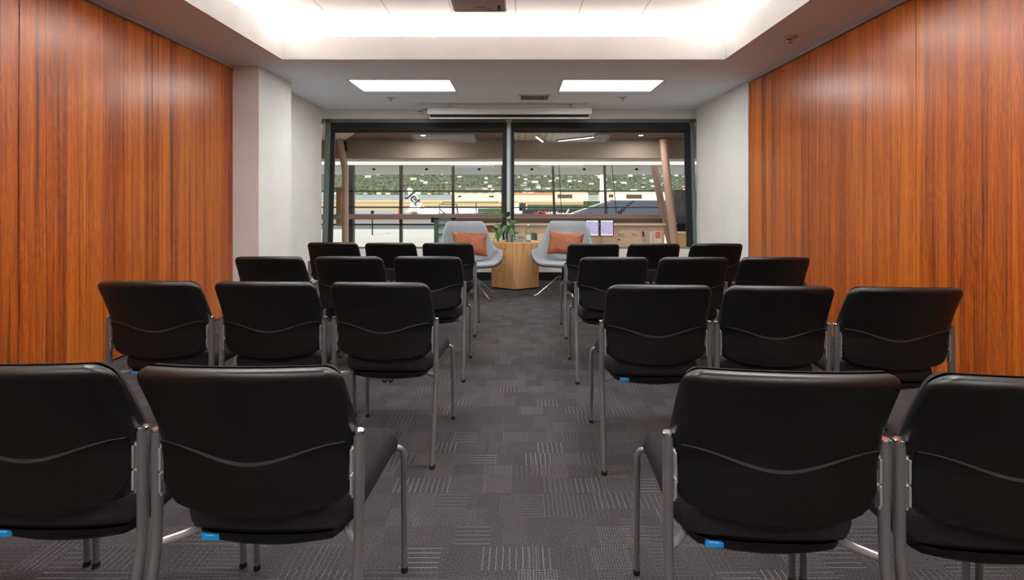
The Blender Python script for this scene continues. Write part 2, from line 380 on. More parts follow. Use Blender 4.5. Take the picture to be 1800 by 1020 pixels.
# projector hanging in the coffer
r = thing('projector', 'grey ceiling-mounted projector hanging at the top of the room', 'projector', (-0.275, 3.42, 2.545))
m = MB(); m.box(-0.195, 0.195, -0.17, 0.17, 0.0, 0.115, 0.022, 4); m.build('body', PROJ, r)
m = MB(); m.tube([(0, 0, 0.11), (0, 0, ZU - 2.545)], 0.02, 14); m.lathe([(0.07, ZU-2.545-0.02), (0.07, ZU-2.545)], 20); m.build('mount_pole', WHITEMET, r)
m = MB(); m.lathe([(0.0, 0), (0.038, 0), (0.04, 0.012), (0.03, 0.02)], 24, capb=False, capt=False); m.build('lens', DARKPL, r, loc=(-0.09, 0.165, 0.06), rot=(-PI/2, 0, 0))
m = MB()
m.box(-0.02, 0.05, 0.06, 0.066, -0.0015, 0.003); m.box(0.05, 0.12, 0.12, 0.127, -0.0015, 0.003); m.box(0.06, 0.085, 0.095, 0.1, -0.0015, 0.003); m.box(0.13, 0.15, 0.03, 0.13, -0.0015, 0.003)
m.build('vent_slot', DARKPL, r, smooth=0)
for sx in (-1, 1):
    m = MB(); m.lathe([(0.012, -0.012), (0.014, 0.002)], 12, (sx*0.13, -0.1, 0)); m.build('foot', DARKPL, r)

# projection screen housing
r = thing('projection_screen', 'white retracted projection screen casing above the window', 'projection screen', (-0.124, 7.2, 2.49))
m = MB(); m.box(-1.19, 1.19, -0.05, 0.05, -0.045, 0.045, 0.008, 2); m.build('casing', WHITEMET, r, smooth=0)
m = MB(); m.box(-1.15, 1.145, -0.012, 0.012, -0.085, -0.045); m.build('screen_fabric', BLACKGAP, r, smooth=0)
m = MB(); m.box(-1.17, 1.16, -0.016, 0.016, -0.103, -0.085, 0.003, 1); m.build('bottom_bar', mat('bar_white', (235, 235, 232), 0.4), r, smooth=0)
for s in (-1, 1):
    m = MB(); m.prism([(s*1.19, 0.05), (s*1.19, -0.045), (s*1.22, -0.045), (s*1.24, -0.01), (s*1.34, 0.012), (s*1.24, 0.035)] if s < 0 else [(1.19, 0.045), (1.19, -0.04), (1.2, -0.04), (1.2, 0.045)], -0.03, 0.03, 'y'); m.build('end_bracket', GREYPL, r, smooth=0)
for q in (-0.9, 0.86):
    m = MB(); m.box(q, q+0.04, -0.02, 0.02, 0.04, ZC-2.49-0.001); m.build('hanger', WHITEMET, r, smooth=0)

# ------------------------------------------------------------------ raked window
TH = math.radians(4.06)
win = bpy.data.objects.new('window_1', None); COL.objects.link(win); win.location = (0, 7.44, 0); win.rotation_euler = (-TH, 0, 0); struct(win)
m = MB()
m.box(-3.12, 2.9, 0.0, 0.12, 2.405, 2.475); m.box(-3.12, 2.9, 0.0, 0.12, 0.42, 0.50)
m.box(-2.965, -2.885, 0.0, 0.12, 0.44, 2.46); m.box(2.645, 2.70, 0.0, 0.12, 0.44, 2.46)
m.box(-3.12, -3.06, 0.02, 0.12, 0.44, 2.46); m.box(2.85, 2.9, 0.02, 0.12, 0.44, 2.46)
m.build('window_frame', FRAMEG, win, smooth=0)
m = MB(); m.box(-0.182, -0.108, -0.01, 0.12, 0.44, 2.43); m.build('mullion', FRAMEG, win, smooth=0)
m = MB(); m.box(-0.170, -0.125, -0.028, -0.01, 0.46, 2.43, 0.004, 1); m.box(-0.19, -0.10, -0.035, -0.008, 2.405, 2.445, 0.004, 1); m.build('cable_cover', mat('pale_cover', (186, 198, 198), 0.5), win, smooth=0)
for a, b in ((-2.885, -0.182), (-0.108, 2.645)):
    m = MB(); m.box(a, b, 0.07, 0.078, 0.47, 2.44); m.build('pane', GLASSW, win, smooth=0)
m = MB(); m.box(-3.06, -2.965, 0.07, 0.078, 0.47, 2.44); m.build('pane', GLASSW, win, smooth=0)
def blind(x0, x1, label):
    r = thing('roller_blind', label, 'blind', (0, 7.44, 0), 0, 'rolled-up window blinds'); r.rotation_euler = (-TH, 0, 0)
    c = MB(); c.box(x0, x1, 0.0, 0.065, 2.275, 2.404, 0.006, 1); c.build('cassette', BLIND, r, smooth=0)
    for a, b in ((x0, x0+0.06), (x1-0.06, x1)) if x0 < -1 else ((x0, x0+0.045), (x1-0.085, x1)):
        g = MB(); g.box(a, b, 0.02, 0.065, 0.502, 2.275); g.build('side_guide', BLIND, r, smooth=0)
    b = MB(); b.box(x0+0.05, x1-0.05, 0.03, 0.055, 2.255, 2.275); b.build('bottom_bar', BLIND, r, smooth=0)
blind(-2.884, -0.183, 'black rolled-up blind over the left window pane')
blind(-0.107, 2.644, 'black rolled-up blind over the right window pane')

# ------------------------------------------------------------------ stacking chair
HW = 0.236
def w_back(v, H=0.364):
    W = 0.231 - 0.009*max(0, v-0.45)/0.55 - 0.006*max(0, 0.25-v)/0.25
    dt, db, rt, rb = (1-v)*H, v*H, 0.042, 0.05
    if dt < rt: W = W - rt + math.sqrt(max(0, rt*rt-(rt-dt)**2))
    if db < rb: W = W - rb + math.sqrt(max(0, rb*rb-(rb-db)**2))
    return W
def zb_(x): return 0.452 + 0.028*(x/0.22)**2
def zt_(x): return 0.824 - 0.006*(x/0.22)**2
def ymid(x, z):
    k = max(0.0, z-0.585)/0.225
    return -0.008 + 0.036*(x/0.23)**2 - 0.102*k**1.35
def back_pt(u, v, side, T, r=0.016, inset=0.0):
    H = 0.364; x = u*w_back(v); z = zb_(x) + (zt_(x)-zb_(x))*v
    de = min((1-abs(u))*w_back(v), (1-v)*H, v*H); k = min(1.0, de/r); f = math.sqrt(max(0.0, 1-(1-k)**2))
    return Vector((x, ymid(x, z) + side*T*f, z))
def pillow_grid(mb, pt, nu, nv, T0, T1):
    us = edge_spacing(nu, 0.8); vs = [(1+q)/2 for q in edge_spacing(nv, 0.85)]
    A = mb.grid([[pt(u, v, -1, T0) for u in us] for v in vs]); B = mb.grid([[pt(u, v, 1, T1) for u in us] for v in vs])
def rear_y(x, z): return ymid(x, z) - 0.032
def smile(x): return 0.583 + 0.044*math.sin(PI*min(1, abs(x)/0.212)/2)**2

def make_chair():
    r = thing('conference_chair', 'x', 'chair')
    m = MB(); pillow_grid(m, lambda u, v, s, T: back_pt(u, v, s, T, 0.032 if s < 0 else 0.02), 36, 38, 0.032, 0.012); m.build('backrest', SHELL, r, smooth=60)
    def cush(u, v, s, T):
        p = back_pt(u*0.955, 0.03+v*0.955, 1, 0.010)
        de = min((1-abs(u))*0.22, (1-v)*0.34, v*0.34); k = min(1, de/0.03); f = math.sqrt(max(0, 1-(1-k)**2))
        return p + Vector((0, (0.026*f if s > 0 else -0.004) + 0.006, 0.004))
    m = MB(); pillow_grid(m, cush, 20, 20, 0, 0); m.build('back_cushion', SEATF, r, smooth=60)
    # lower textured back panel under the curved seam
    m = MB(); P = []; Q = []
    for j in range(15):
        row = []; row2 = []
        for i in range(25):
            q = -1 + 2*i/24; tt = j/14
            zlo = 0.0; x = q*0.214
            z0 = zb_(x) + 0.012 + 0.035*max(0, abs(q)-0.78)/0.22*(abs(q)-0.78)/0.22*1.2; z1 = smile(x) - 0.003
            z = z0 + (z1-z0)*tt
            row.append(Vector((x, rear_y(x, z)-0.0016, z))); row2.append(Vector((x, rear_y(x, z)+0.003, z)))
        P.append(row); Q.append(row2)
    A = m.grid(P); B = m.grid(Q)
    ring = lambda V: V[0][:] + [w[-1] for w in V[1:]] + V[-1][-2::-1] + [w[0] for w in V[-2:0:-1]]
    ra, rb = ring(A), ring(B)
    for i in range(len(ra)): m.face((ra[i], ra[(i+1) % len(ra)], rb[(i+1) % len(ra)], rb[i]))
    m.build('lower_back_panel', PANEL, r, smooth=40)
    m = MB(); P = []
    for i in range(41):
        x = -0.212 + 0.424*i/40; h = 0.0035*max(0.0, 1-(x/0.212)**2)**1.25 + 0.0003; z = smile(x); yy = rear_y(x, z)
        P.append([Vector((x, yy+0.002, z+h)), Vector((x, yy-0.0022, z+h)), Vector((x, yy-0.0026, z-h)), Vector((x, yy+0.002, z-h))])
    m.grid(P, wrap=True); m.build('seam_strip', SEAM, r, smooth=40)
    # seat
    def seat(u, v, s, T):
        L = 0.425; W = 0.212 + 0.012*v; dt, db, rt, rb = (1-v)*L, v*L, 0.065, 0.07
        if dt < rt: W = W - rt + math.sqrt(max(0, rt*rt-(rt-dt)**2))
        if db < rb: W = W - rb + math.sqrt(max(0, rb*rb-(rb-db)**2))
        x = u*W; y = 0.03 + L*v + 0.018*(v-0.5)*(1-(x/0.22)**2)*2
        de = min((1-abs(u))*W, dt, db); k = min(1, de/0.034); f = math.sqrt(max(0, 1-(1-k)**2))
        z = 0.418 + (0.044*f if s > 0 else -0.034*f) - 0.03*max(0, (v-0.72)/0.28)**2 + 0.006*v
        return Vector((x, y, z))
    m = MB(); pillow_grid(m, seat, 26, 26, 0, 0); m.build('seat', SEATF, r, smooth=60)
    def pan(u, v, s, T):
        L = 0.375; W = 0.190; dt, db, rt = (1-v)*L, v*L, 0.06
        for d in (dt, db):
            if d < rt: W = W - rt + math.sqrt(max(0, rt*rt-(rt-d)**2))
        de = min((1-abs(u))*W, dt, db); k = min(1, de/0.03); f = math.sqrt(max(0, 1-(1-k)**2))
        x = u*W; q = 1-(x/0.19)**2
        return Vector((x, 0.040+L*v-0.016*q*(1-v), 0.383 + (0.006 if s > 0 else -(0.022+0.018*q)*f) + 0.008*v))
    m = MB(); pillow_grid(m, pan, 18, 18, 0, 0); m.build('seat_pan', PAN, r, smooth=60)
    for s in (-1, 1):
        x = s*HW
        m = MB(); m.tube(fillet([(x, 0, 0.641), (x, 0, 0.385), (x, -0.078, 0.014)], 0.05, 6), 0.0122, 16); l = m.build('leg', STEEL, r, smooth=50)
        c = MB(); c.lathe([(0.0124, 0.636), (0.0126, 0.6435), (0.011, 0.6452)], 18, (x, 0, 0)); c.build('end_cap', CHROME, l, smooth=30)
        c = MB(); c.lathe([(0.013, 0.0), (0.0135, 0.004), (0.0130, 0.02)], 14, (x, -0.0765, 0)); c.build('foot', RUBBER, l)
        m = MB(); m.tube(fillet([(x, 0.425, 0.012), (x*0.995, 0.418, 0.40), (x*0.72, 0.40, 0.402)], 0.045, 7), 0.0095, 14); l = m.build('leg', STEEL, r, smooth=50)
        c = MB(); c.lathe([(0.0105, 0.0), (0.011, 0.004), (0.0105, 0.016)], 14, (x, 0.425, 0)); c.build('foot', RUBBER, l)
        m = MB(); m.tube(fillet([(x, 0.002, 0.376), (s*0.172, 0.075, 0.366), (s*0.165, 0.40, 0.398)], 0.05, 6), 0.0095, 14); m.build('seat_rail', BRIGHT, r, smooth=50)
        m = MB(); m.box(x - s*0.0145 - 0.0028, x - s*0.0145 + 0.0028, -0.014, 0.004, 0.500, 0.545, 0.001, 1); m.box(x - s*0.0145 - 0.0028, x - s*0.0145 + 0.0028, -0.014, 0.004, 0.552, 0.604, 0.001, 1); m.box(x - s*0.013 - 0.0025, x - s*0.013 + 0.0025, -0.006, 0.006, 0.49, 0.61); m.box(x - s*0.02 - 0.008, x - s*0.02 + 0.008, -0.004, 0.02, 0.53, 0.575); m.build('bracket', BRIGHT, r, smooth=0)
    return r
def add_label(root, x):
    m = MB(); m.box(x-0.021, x+0.021, 0.0345, 0.0385, 0.364, 0.379); o = m.build('label_tag', BLUE, root, smooth=0, loc=(0, -0.004, 0)); o['label'] = 'bright blue paper tag'
    m = MB(); m.box(x-0.012, x+0.010, 0.0338, 0.0348, 0.3745, 0.3765); m.build('tag_print', BLUETX, o, smooth=0)

proto = make_chair()
ROWN = {1: 'nearest row', 2: 'second row', 3: 'third row', 4: 'window row'}
SEATN = {'a': 'aisle seat', 'm': 'middle seat', 'w': 'seat by the wood wall'}
SPOTS = [
 (1, 'left', 'a', -0.604, 1.148, -1, -0.132), (1, 'left', 'm', -1.118, 1.163, 0, -0.125), (1, 'left', 'w', -1.625, 1.17, 0, None),
 (1, 'right', 'a', 0.578, 1.117, -4, -0.122), (1, 'right', 'm', 1.082, 1.083, -4, None), (1, 'right', 'w', 1.588, 1.045, -4, None),
 (2, 'left', 'a', -0.610, 2.264, -3, None), (2, 'left', 'm', -1.130, 2.28, 0, None), (2, 'left', 'w', -1.652, 2.285, 0, -0.14),
 (2, 'right', 'a', 0.608, 2.196, -2, -0.13), (2, 'right', 'm', 1.112, 2.168, -4, None), (2, 'right', 'w', 1.615, 2.13, -4, None),
 (3, 'left', 'a', -0.594, 3.30, 0, None), (3, 'left', 'm', -1.106, 3.30, 0, None), (3, 'left', 'w', -1.619, 3.29, 0, None),
 (3, 'right', 'a', 0.617, 3.264, 0, None), (3, 'right', 'm', 1.133, 3.264, 0, None), (3, 'right', 'w', 1.655, 3.26, 0, None),
 (4, 'left', 'a', -0.616, 4.39, 0, None), (4, 'left', 'm', -1.117, 4.39, 0, None), (4, 'left', 'w', -1.634, 4.43, 0, None),
 (4, 'right', 'a', 0.647, 4.32, 0, None), (4, 'right', 'm', 1.167, 4.32, 0, None), (4, 'right', 'w', 1.70, 4.31, 0, None)]
chairs = []
for i, (row, blk, seat, x, y, a, lab) in enumerate(SPOTS):
    c = proto if i == 0 else copy_tree(proto)
    c.location = (x, y, 0); c.rotation_euler = (0, 0, math.radians(a))
    c['label'] = 'black padded chair, %s of the %s, %s of the aisle' % (SEATN[seat], ROWN[row], blk)
    c['group'] = 'black conference chairs in rows'
    chairs.append((c, lab))
for c, lab in chairs:
    if lab is not None: add_label(c, lab)

# ------------------------------------------------------------------ lounge armchairs
def make_armchair():
    r = thing('lounge_chair', 'x', 'armchair')
    def rim(th):                           # th = angle from the back (0) round to the front (pi)
        a = abs(th)
        def sm(e0, e1, v): k = max(0, min(1, (v-e0)/(e1-e0))); return k*k*(3-2*k)
        h = 0.905 + (0.56-0.905)*sm(0.55, 1.22, a); h += (0.555-0.56)*sm(1.2, 1.7, a); h += (0.43-0.555)*sm(1.6, 2.5, a)
        R = 0.43 + (0.40-0.43)*sm(0.3, 1.2, a); R += (0.395-0.40)*sm(1.2, 1.9, a); R += (0.345-0.395)*sm(2.0, 2.9, a)
        return h, R
    N, Mr = 96, 22
    def layer(off, top_cut=0.0):
        rows = []
        for j in range(Mr+1):
            t = j/Mr*(1-top_cut); row = []
            for i in range(N):
                th = -PI + 2*PI*i/N; h, R = rim(th)
                r0 = 0.20; 
                if t < 0.35: q = t/0.35; rr, zz = r0*q, 0.425 + 0.006*q
                else:
                    q = (t-0.35)/0.65; c = Vector((R*0.86, 0.425)); p0 = Vector((r0, 0.431)); p1 = Vector((R, h))
                    p = p0*(1-q)**2 + c*2*q*(1-q) + p1*q*q; rr, zz = p.x, p.y
                dx, dy = math.sin(th), -math.cos(th)
                bx = 0.97 if abs(th) > 1.0 else 0.93
                row.append(Vector((rr*dx*bx, rr*dy*(0.92 if abs(th) < 1.57 else 1.0), zz)))
            rows.append(row)
        return rows
    inn = layer(0)
    # normals by finite difference for the outer skin
    def offs(rows, d):
        out = []
        for j, row in enumerate(rows):
            o = []
            for i, p in enumerate(row):
                a = row[(i+1) % N]-row[i-1]; b = rows[min(j+1, Mr)][i]-rows[max(j-1, 0)][i]
                n = a.cross(b)
                n = Vector((0, 0, -1)) if n.length < 1e-9 or j < 2 else n.normalized()
                if n.z > 0 and abs(n.z) > 0.5: n = -n
                if (n.x*p.x + n.y*p.y) < 0 and abs(n.z) < 0.5: n = -n
                o.append(p + n*d)
            out.append(o)
        return out
    outr = offs(inn, 0.034)
    m = MB(); A = m.grid(inn, wrap=True); B = m.grid(outr, wrap=True)
    mid = [m.bm.verts.new((inn[-1][i]+outr[-1][i])/2 + Vector((0, 0, 0.012)) + (inn[-1][i]-inn[-3][i]).normalized()*0.008) for i in range(N)]
    for i in range(N):
        k = (i+1) % N
        m.face((A[-1][i], A[-1][k], mid[k], mid[i])); m.face((mid[i], mid[k], B[-1][k], B[-1][i]))
    m.build('upholstered_shell', GREYFAB, r, smooth=80)
    sh = offs(inn, 0.0345); sh2 = offs(inn, 0.045)
    m = MB(); A = m.grid(sh[:-1], wrap=True); B = m.grid(sh2[:-1], wrap=True)
    for i in range(N): m.face((A[-1][i], A[-1][(i+1) % N], B[-1][(i+1) % N], B[-1][i]))
    m.build('outer_shell', DARKSHELL, r, smooth=80)
    m = MB(); m.lathe([(0.06, 0.392), (0.06, 0.375), (0.028, 0.368), (0.024, 0.27), (0.032, 0.262), (0.032, 0.235), (0.02, 0.228)], 20); m.build('pedestal', DARKSHELL, r)
    for k in range(4):
        a = PI/4 + k*PI/2; d = Vector((math.cos(a), math.sin(a), 0)); Z = Vector((0, 0, 1))
        m = MB(); m.tube(fillet([d*0.02+Z*0.255, d*0.06+Z*0.245, d*0.345+Z*0.022, d*0.395+Z*0.0095], 0.05, 5), 0.0088, 12); m.build('leg', CHROME, r, smooth=50)
    return r
def legs_rot(root, a):
    for ch in root.children:
        if ch.name.split('.')[0] == 'leg': ch.rotation_euler = (0, 0, a)
AC_L, AC_R = (-0.60, 6.16), (0.575, 6.26)
ac = make_armchair(); ac.location = (*AC_L, 0); ac.rotation_euler = (0, 0, math.radians(197))
ac['label'] = 'grey shell lounge chair left of the oak side table'; ac['group'] = 'grey lounge chairs by the window'
ac2 = copy_tree(ac); ac2.location = (*AC_R, 0); ac2.rotation_euler = (0, 0, math.radians(165)); ac2['label'] = 'grey shell lounge chair right of the oak side table'
legs_rot(ac, math.radians(-17)); legs_rot(ac2, math.radians(15 + 60 - 0))

def cushion(name, loc, rot, label):
    W, H = 0.225, 0.155
    def pt(u, v, s, T):
        q = v*2-1
        x = u*W*(1-0.07*(1-abs(q))**0.0*(1-q*q)); z = q*H*(1-0.10*(1-u*u))
        e = (1-u**4)*(1-q**4)
        wr = 0.004*math.sin(9*u+4*q)*e
        return Vector((x, s*(0.062*max(0, e)**0.55 + wr*0.6), z))
    m = MB(); pillow_grid(m, pt, 30, 24, 1, 1)
    o = m.build('throw_cushion', LEATHER, None, smooth=80, loc=loc, rot=rot); tag(o, label, 'cushion', 'tan leather cushions')
    pr = MB(); pts = []
    for k in range(81):
        a = k/80*4; s = int(a) % 4; f = a-int(a)
        u, q = [(-1+2*f, -1), (1, -1+2*f), (1-2*f, 1), (-1, 1-2*f)][s]
        pts.append(pt(u, (q+1)/2, 0, 0))
    pr.tube(pts, 0.004, 8); pr.build('piping', LEATHER, o, smooth=60)
    return o
EU = __import__('mathutils').Euler
cushion('c', (-0.61, 6.235, 0.645), (math.radians(-22), math.radians(4), math.radians(17)), 'tan leather cushion on the left grey lounge chair')
cushion('c', (0.605, 6.335, 0.645), (math.radians(-22), math.radians(3), math.radians(-15)), 'tan leather cushion on the right grey lounge chair')

# ------------------------------------------------------------------ oak side table and what stands on it
TX, TY, TZ = -0.036, 6.93, 0.625
r = thing('side_table', 'hexagonal oak block side table between the two lounge chairs', 'table', (TX, TY, 0), math.radians(-2.5))
hexp = lambda R: [(R*math.cos(-PI/2+k*PI/3), R*math.sin(-PI/2+k*PI/3)) for k in range(6)]
m = MB(); b = bmesh.new(); lo = [b.verts.new((*p, 0.018)) for p in hexp(0.372)]; hi = [b.verts.new((*p, TZ)) for p in hexp(0.372)]
b.faces.new(lo); b.faces.new(hi)
for i in range(6): b.faces.new((lo[i], lo[(i+1) % 6], hi[(i+1) % 6], hi[i]))
bmesh.ops.bevel(b, geom=list(b.edges), offset=0.004, segments=2, affect='EDGES'); m.add(b); m.build('body', OAK, r, smooth=25)
m = MB(); m.prism(hexp(0.355), 0.0, 0.02); m.build('plinth', BLACKGAP, r, smooth=0)

CLEAR = bpy.data.materials.new('clear_glass'); CLEAR.use_nodes = True; t = NT(CLEAR)
t.b.inputs['Base Color'].default_value = (0.95, 0.97, 0.97, 1); t.b.inputs['Roughness'].default_value = 0.02; t.b.inputs['Transmission Weight'].default_value = 1.0; t.b.inputs['IOR'].default_value = 1.45
BOTG = bpy.data.materials.new('green_bottle_glass'); BOTG.use_nodes = True; t = NT(BOTG)
t.b.inputs['Base Color'].default_value = (0.62, 0.86, 0.72, 1); t.b.inputs['Roughness'].default_value = 0.03; t.b.inputs['Transmission Weight'].default_value = 1.0; t.b.inputs['IOR'].default_value = 1.45
LEAF = m_noisy('leaf', (38, 70, 34), (74, 112, 52), 14, 0.4, spec=0.5); STEM = mat('stem', (84, 74, 44), 0.7); LABELW = mat('paper_label', (196, 214, 200), 0.6)
def glass(x, y, rr, h, label):
    m = MB(); m.lathe([(rr*0.8, 0), (rr*0.86, 0.004), (rr, h), (rr-0.0025, h), (rr*0.84, 0.010), (0.001, 0.009)], 28, capb=True, capt=False)
    o = m.build('drinking_glass', CLEAR, None, smooth=50, loc=(x, y, TZ)); tag(o, label, 'glass', 'glasses on the oak table')
glass(gx(907.5, 6.78), 6.78, 0.036, 0.15, 'tall clear drinking glass on the oak table, beside the plant')
glass(gx(899, 6.70), 6.70, 0.034, 0.082, 'short clear glass at the front of the oak table')
glass(gx(916, 6.74), 6.74, 0.034, 0.085, 'short clear glass next to the green bottle')
r = thing('water_bottle', 'pale green glass bottle with a label on the oak table', 'bottle', (gx(928, 6.80), 6.80, TZ))
m = MB(); m.lathe([(0.040, 0), (0.043, 0.006), (0.043, 0.115), (0.040, 0.14), (0.026, 0.17), (0.016, 0.185), (0.014, 0.215), (0.0165, 0.218), (0.0165, 0.226)], 28); m.build('body', BOTG, r, smooth=50)
m = MB(); m.lathe([(0.0438, 0.03), (0.0438, 0.105)], 28, capb=False, capt=False); o = m.build('paper_label', LABELW, r, smooth=50)
m = MB(); m.lathe([(0.012, 0.222), (0.012, 0.246), (0.009, 0.25)], 18); m.build('stopper', mat('cap_white', (225, 225, 215), 0.5), r, smooth=50)

r = thing('vase_plant', 'leafy green cutting in a clear vase on the oak table', 'plant', (gx(893, 6.86), 6.86, TZ))
m = MB(); m.lathe([(0.035, 0), (0.042, 0.006), (0.05, 0.09), (0.036, 0.15), (0.04, 0.165), (0.037, 0.165), (0.033, 0.15), (0.046, 0.09), (0.036, 0.012), (0.001, 0.01)], 28, capt=False); m.build('vase', CLEAR, r, smooth=50)
def leaf(mb, base, d, n, L, W, droop):
    d = Vector(d).normalized(); n = Vector(n); sd = d.cross(n).normalized(); n = sd.cross(d).normalized(); base = Vector(base); P = []
    for i in range(9):
        q = i/8; c = base + d*L*q - Vector((0, 0, 1))*droop*q*q*L; w = W*math.sin(PI*min(1, q*0.94+0.03))**0.8*(1-0.35*q)
        P.append([c - sd*w + n*w*0.25, c - sd*w*0.5 + n*w*0.08, c, c + sd*w*0.5 + n*w*0.08, c + sd*w + n*w*0.25])
    A = mb.grid(P); B = mb.grid([[p - n*0.0012 for p in row] for row in P])
sp = [((0, 0, 0.12), (-0.02, 0.0, 0.34), [(0.25, -0.4, 0.75, 0.13, 0.042), (-0.55, -0.3, 0.6, 0.12, 0.04)]),
      ((0, 0, 0.12), (0.03, -0.02, 0.27), [(0.3, -0.7, -0.75, 0.17, 0.052), (0.9, -0.2, 0.15, 0.12, 0.036), (-0.3, -0.5, 0.5, 0.11, 0.04), (0.1, -0.9, -0.2, 0.12, 0.045)]),
      ((0, 0, 0.12), (-0.09, -0.02, 0.20), [(-0.8, -0.3, 0.35, 0.13, 0.042), (-0.2, -0.6, -0.8, 0.15, 0.045), (0.3, -0.4, 0.7, 0.1, 0.036)]),
      ((0, 0, 0.12), (0.0, -0.06, 0.22), [(0.5, -0.5, -0.6, 0.14, 0.045), (-0.6, -0.6, -0.3, 0.12, 0.04)]),
      ((-0.02, 0, 0.13), (-0.15, -0.04, 0.14), [(-0.7, -0.3, 0.55, 0.11, 0.036), (0.1, -0.5, -0.7, 0.13, 0.042)])]
for b0, tip, ls in sp:
    s = MB(); b0 = Vector(b0); tip = Vector(tip)
    s.tube([Vector((0, 0, 0.02)), b0*0.6 + Vector((0, 0, 0.02)), b0 + (tip-b0)*0.5 + Vector((0, 0, 0.02)), tip], 0.003, 7); so = s.build('stem', STEM, r, smooth=60)
    for (dx, dy, dz, L, W) in ls:
        lf = MB(); leaf(lf, tip, (dx, dy, dz), (0.15, -0.8, 0.5), L, W, 0.25); lf.build('leaf', LEAF, so, smooth=80)
s = MB(); s.tube(fillet([(-0.02, -0.01, 0.12), (-0.10, -0.03, 0.17), (-0.15, -0.05, 0.08), (-0.20, -0.06, 0.03), (-0.205, -0.06, 0.003)], 0.04, 4), 0.004, 7); s.build('trailing_stem', STEM, r, smooth=60)

# ------------------------------------------------------------------ concourse beyond the glass
TAUPE = mat('taupe_bulkhead', (150, 138, 128), 0.8); BROWNC = m_stripes('brown_slats', (116, 100, 96), (98, 82, 78), 1, 0.3, 0.08, 0.7); BEIGE = mat('beige_plaster', (222, 212, 202), 0.8)
SLAT = m_stripes('pale_slats', (205, 198, 190), (150, 142, 136), 0, 0.16, 0.12, 0.6); EAVE = m_stripes('eave_metal', (222, 222, 224), (186, 187, 190), 1, 0.55, 0.12, 0.5)
MULL = mat('mullion_brown', (92, 84, 82), 0.5); RAILB = mat('rail_brown', (160, 136, 130), 0.5); COLB = mat('column_beige', (176, 150, 138), 0.6); DARKM = mat('dark_mullion', (70, 70, 74), 0.5)
def part(name, mt, parent, *boxes, bev=0.0):
    m = MB()
    for b in boxes: m.box(*b, bev, 1)
    return m.build(name, mt, parent, smooth=0)
ZL = 2.29
struct(part('ceiling_concourse', BROWNC, None, (-9.2, 9.2, 7.82, 12.6, 2.76, 2.95)))
o = part('ceiling_slat_panel', SLAT, None, (-0.1, 1.75, 10.3, 12.48, 2.735, 2.758)); struct(o)
m = MB(); m.prism([(-9, 8.2), (-2.3, 8.2), (-3.6, 11.0), (-4.36, 12.45), (-9, 12.45)], 2.735, 2.758); struct(m.build('ceiling_pale_bay', BEIGE, smooth=0))
struct(part('wall_bulkhead', TAUPE, None, (-9.2, 9.2, 12.5, 12.75, ZL, 2.95)))
struct(part('ceiling_soffit', BEIGE, None, (-9.2, 9.2, 12.76, 13.54, ZL, ZL+0.2))); struct(part('ceiling_soffit_outer', BEIGE, None, (-9.2, 9.2, 14.96, 15.2, ZL, ZL+0.2)))
REFLSTRIP = m_emit('reflection_glow', (1.0, 0.90, 0.86), 0.95)  # glowing strip stands in for the room cove's reflection in the glass
o = part('reflection_strip', REFLSTRIP, None, (-9.0, 9.0, 13.55, 14.95, ZL+0.02, ZL+0.1)); tag(o, 'long white glowing strip beyond the window, standing in for a glass reflection', 'ceiling light')
struct(part('ceiling_eave', EAVE, None, (-16, 16, 15.3, 20.2, ZL+0.02, ZL+0.35)))
for k in range(7):
    px = 657 + 92.6*k if k < 3 else 935 + 92*(k-3)
    if px > 1200: break
    m = MB(); m.lathe([(0.045, 0), (0.05, -0.05), (0.03, -0.06)], 14, (gx(px, 16.6), 16.6, ZL+0.02)); o = m.build('eave_downlight', BLACKGAP, None); tag(o, 'small black downlight under the grey eave outside', 'downlight', 'eave downlights')
struct(part('wall_concourse', BEIGE, None, (-9.4, -9.2, 7.6, 15.2, -1.2, 2.95), (9.2, 9.4, 7.6, 15.2, -1.2, 2.95), (-9.4, -3.25, 7.6, 7.8, -1.2, 2.95), (2.95, 9.4, 7.6, 7.8, -1.2, 2.95), (-3.25, 2.95, 7.64, 7.8, -1.2, 0.0)))
struct(part('floor_concourse', mat('pale_floor', (190, 182, 174), 0.4), None, (-9.4, 9.4, 7.6, 15.3, -1.3, -1.2)))
# slim downlights in the concourse ceiling
DLE = m_emit('downlight_lens', (1, 0.95, 0.88), 12.0)
for x, y in ((-2.25, 11.7), (2.9, 11.7), (-5.5, 9.6), (-2.25, 9.6), (0.8, 9.6), (2.9, 9.6), (5.5, 9.6)):
    r = thing('round_downlight', 'small round downlight in the brown concourse ceiling', 'downlight', (x, y, 2.76), 0, 'concourse downlights')
    m = MB(); m.lathe([(0.07, 0), (0.075, -0.006), (0.055, -0.008)], 20, capt=False); m.build('ring', WHITEMET, r)
    m = MB(); m.lathe([(0.055, -0.004), (0.055, -0.006)], 20); m.build('lens', DLE, r)
    l = bpy.data.lights.new('downlight_lamp', 'AREA'); l.shape = 'DISK'; l.size = 0.12; l.energy = 26; l.color = (1, 0.92, 0.82); lo = bpy.data.objects.new('downlight_lamp', l); COL.objects.link(lo); lo.location = (x, y, 2.745)
for k, (xa, ya, xb, yb) in enumerate(((0.42, 11.5, 0.62, 12.45), (1.0, 12.3, 1.75, 11.55))):
    d = Vector((xb-xa, yb-ya, 0)); L = d.length; r = thing('linear_luminaire', ('white' if k == 0 else 'black edged') + ' batten light on the pale concourse ceiling slats', 'ceiling light', ((xa+xb)/2, (ya+yb)/2, 2.728), math.atan2(d.y, d.x))
    part('housing', BLACKGAP if k else WHITEMET, r, (-L/2, L/2, -0.04, 0.03, -0.03, 0.0)); part('tube', m_emit('batten_tube', (1, 1, 1), 2.0), r, (-L/2, L/2, -0.012, 0.02, -0.045, -0.03))

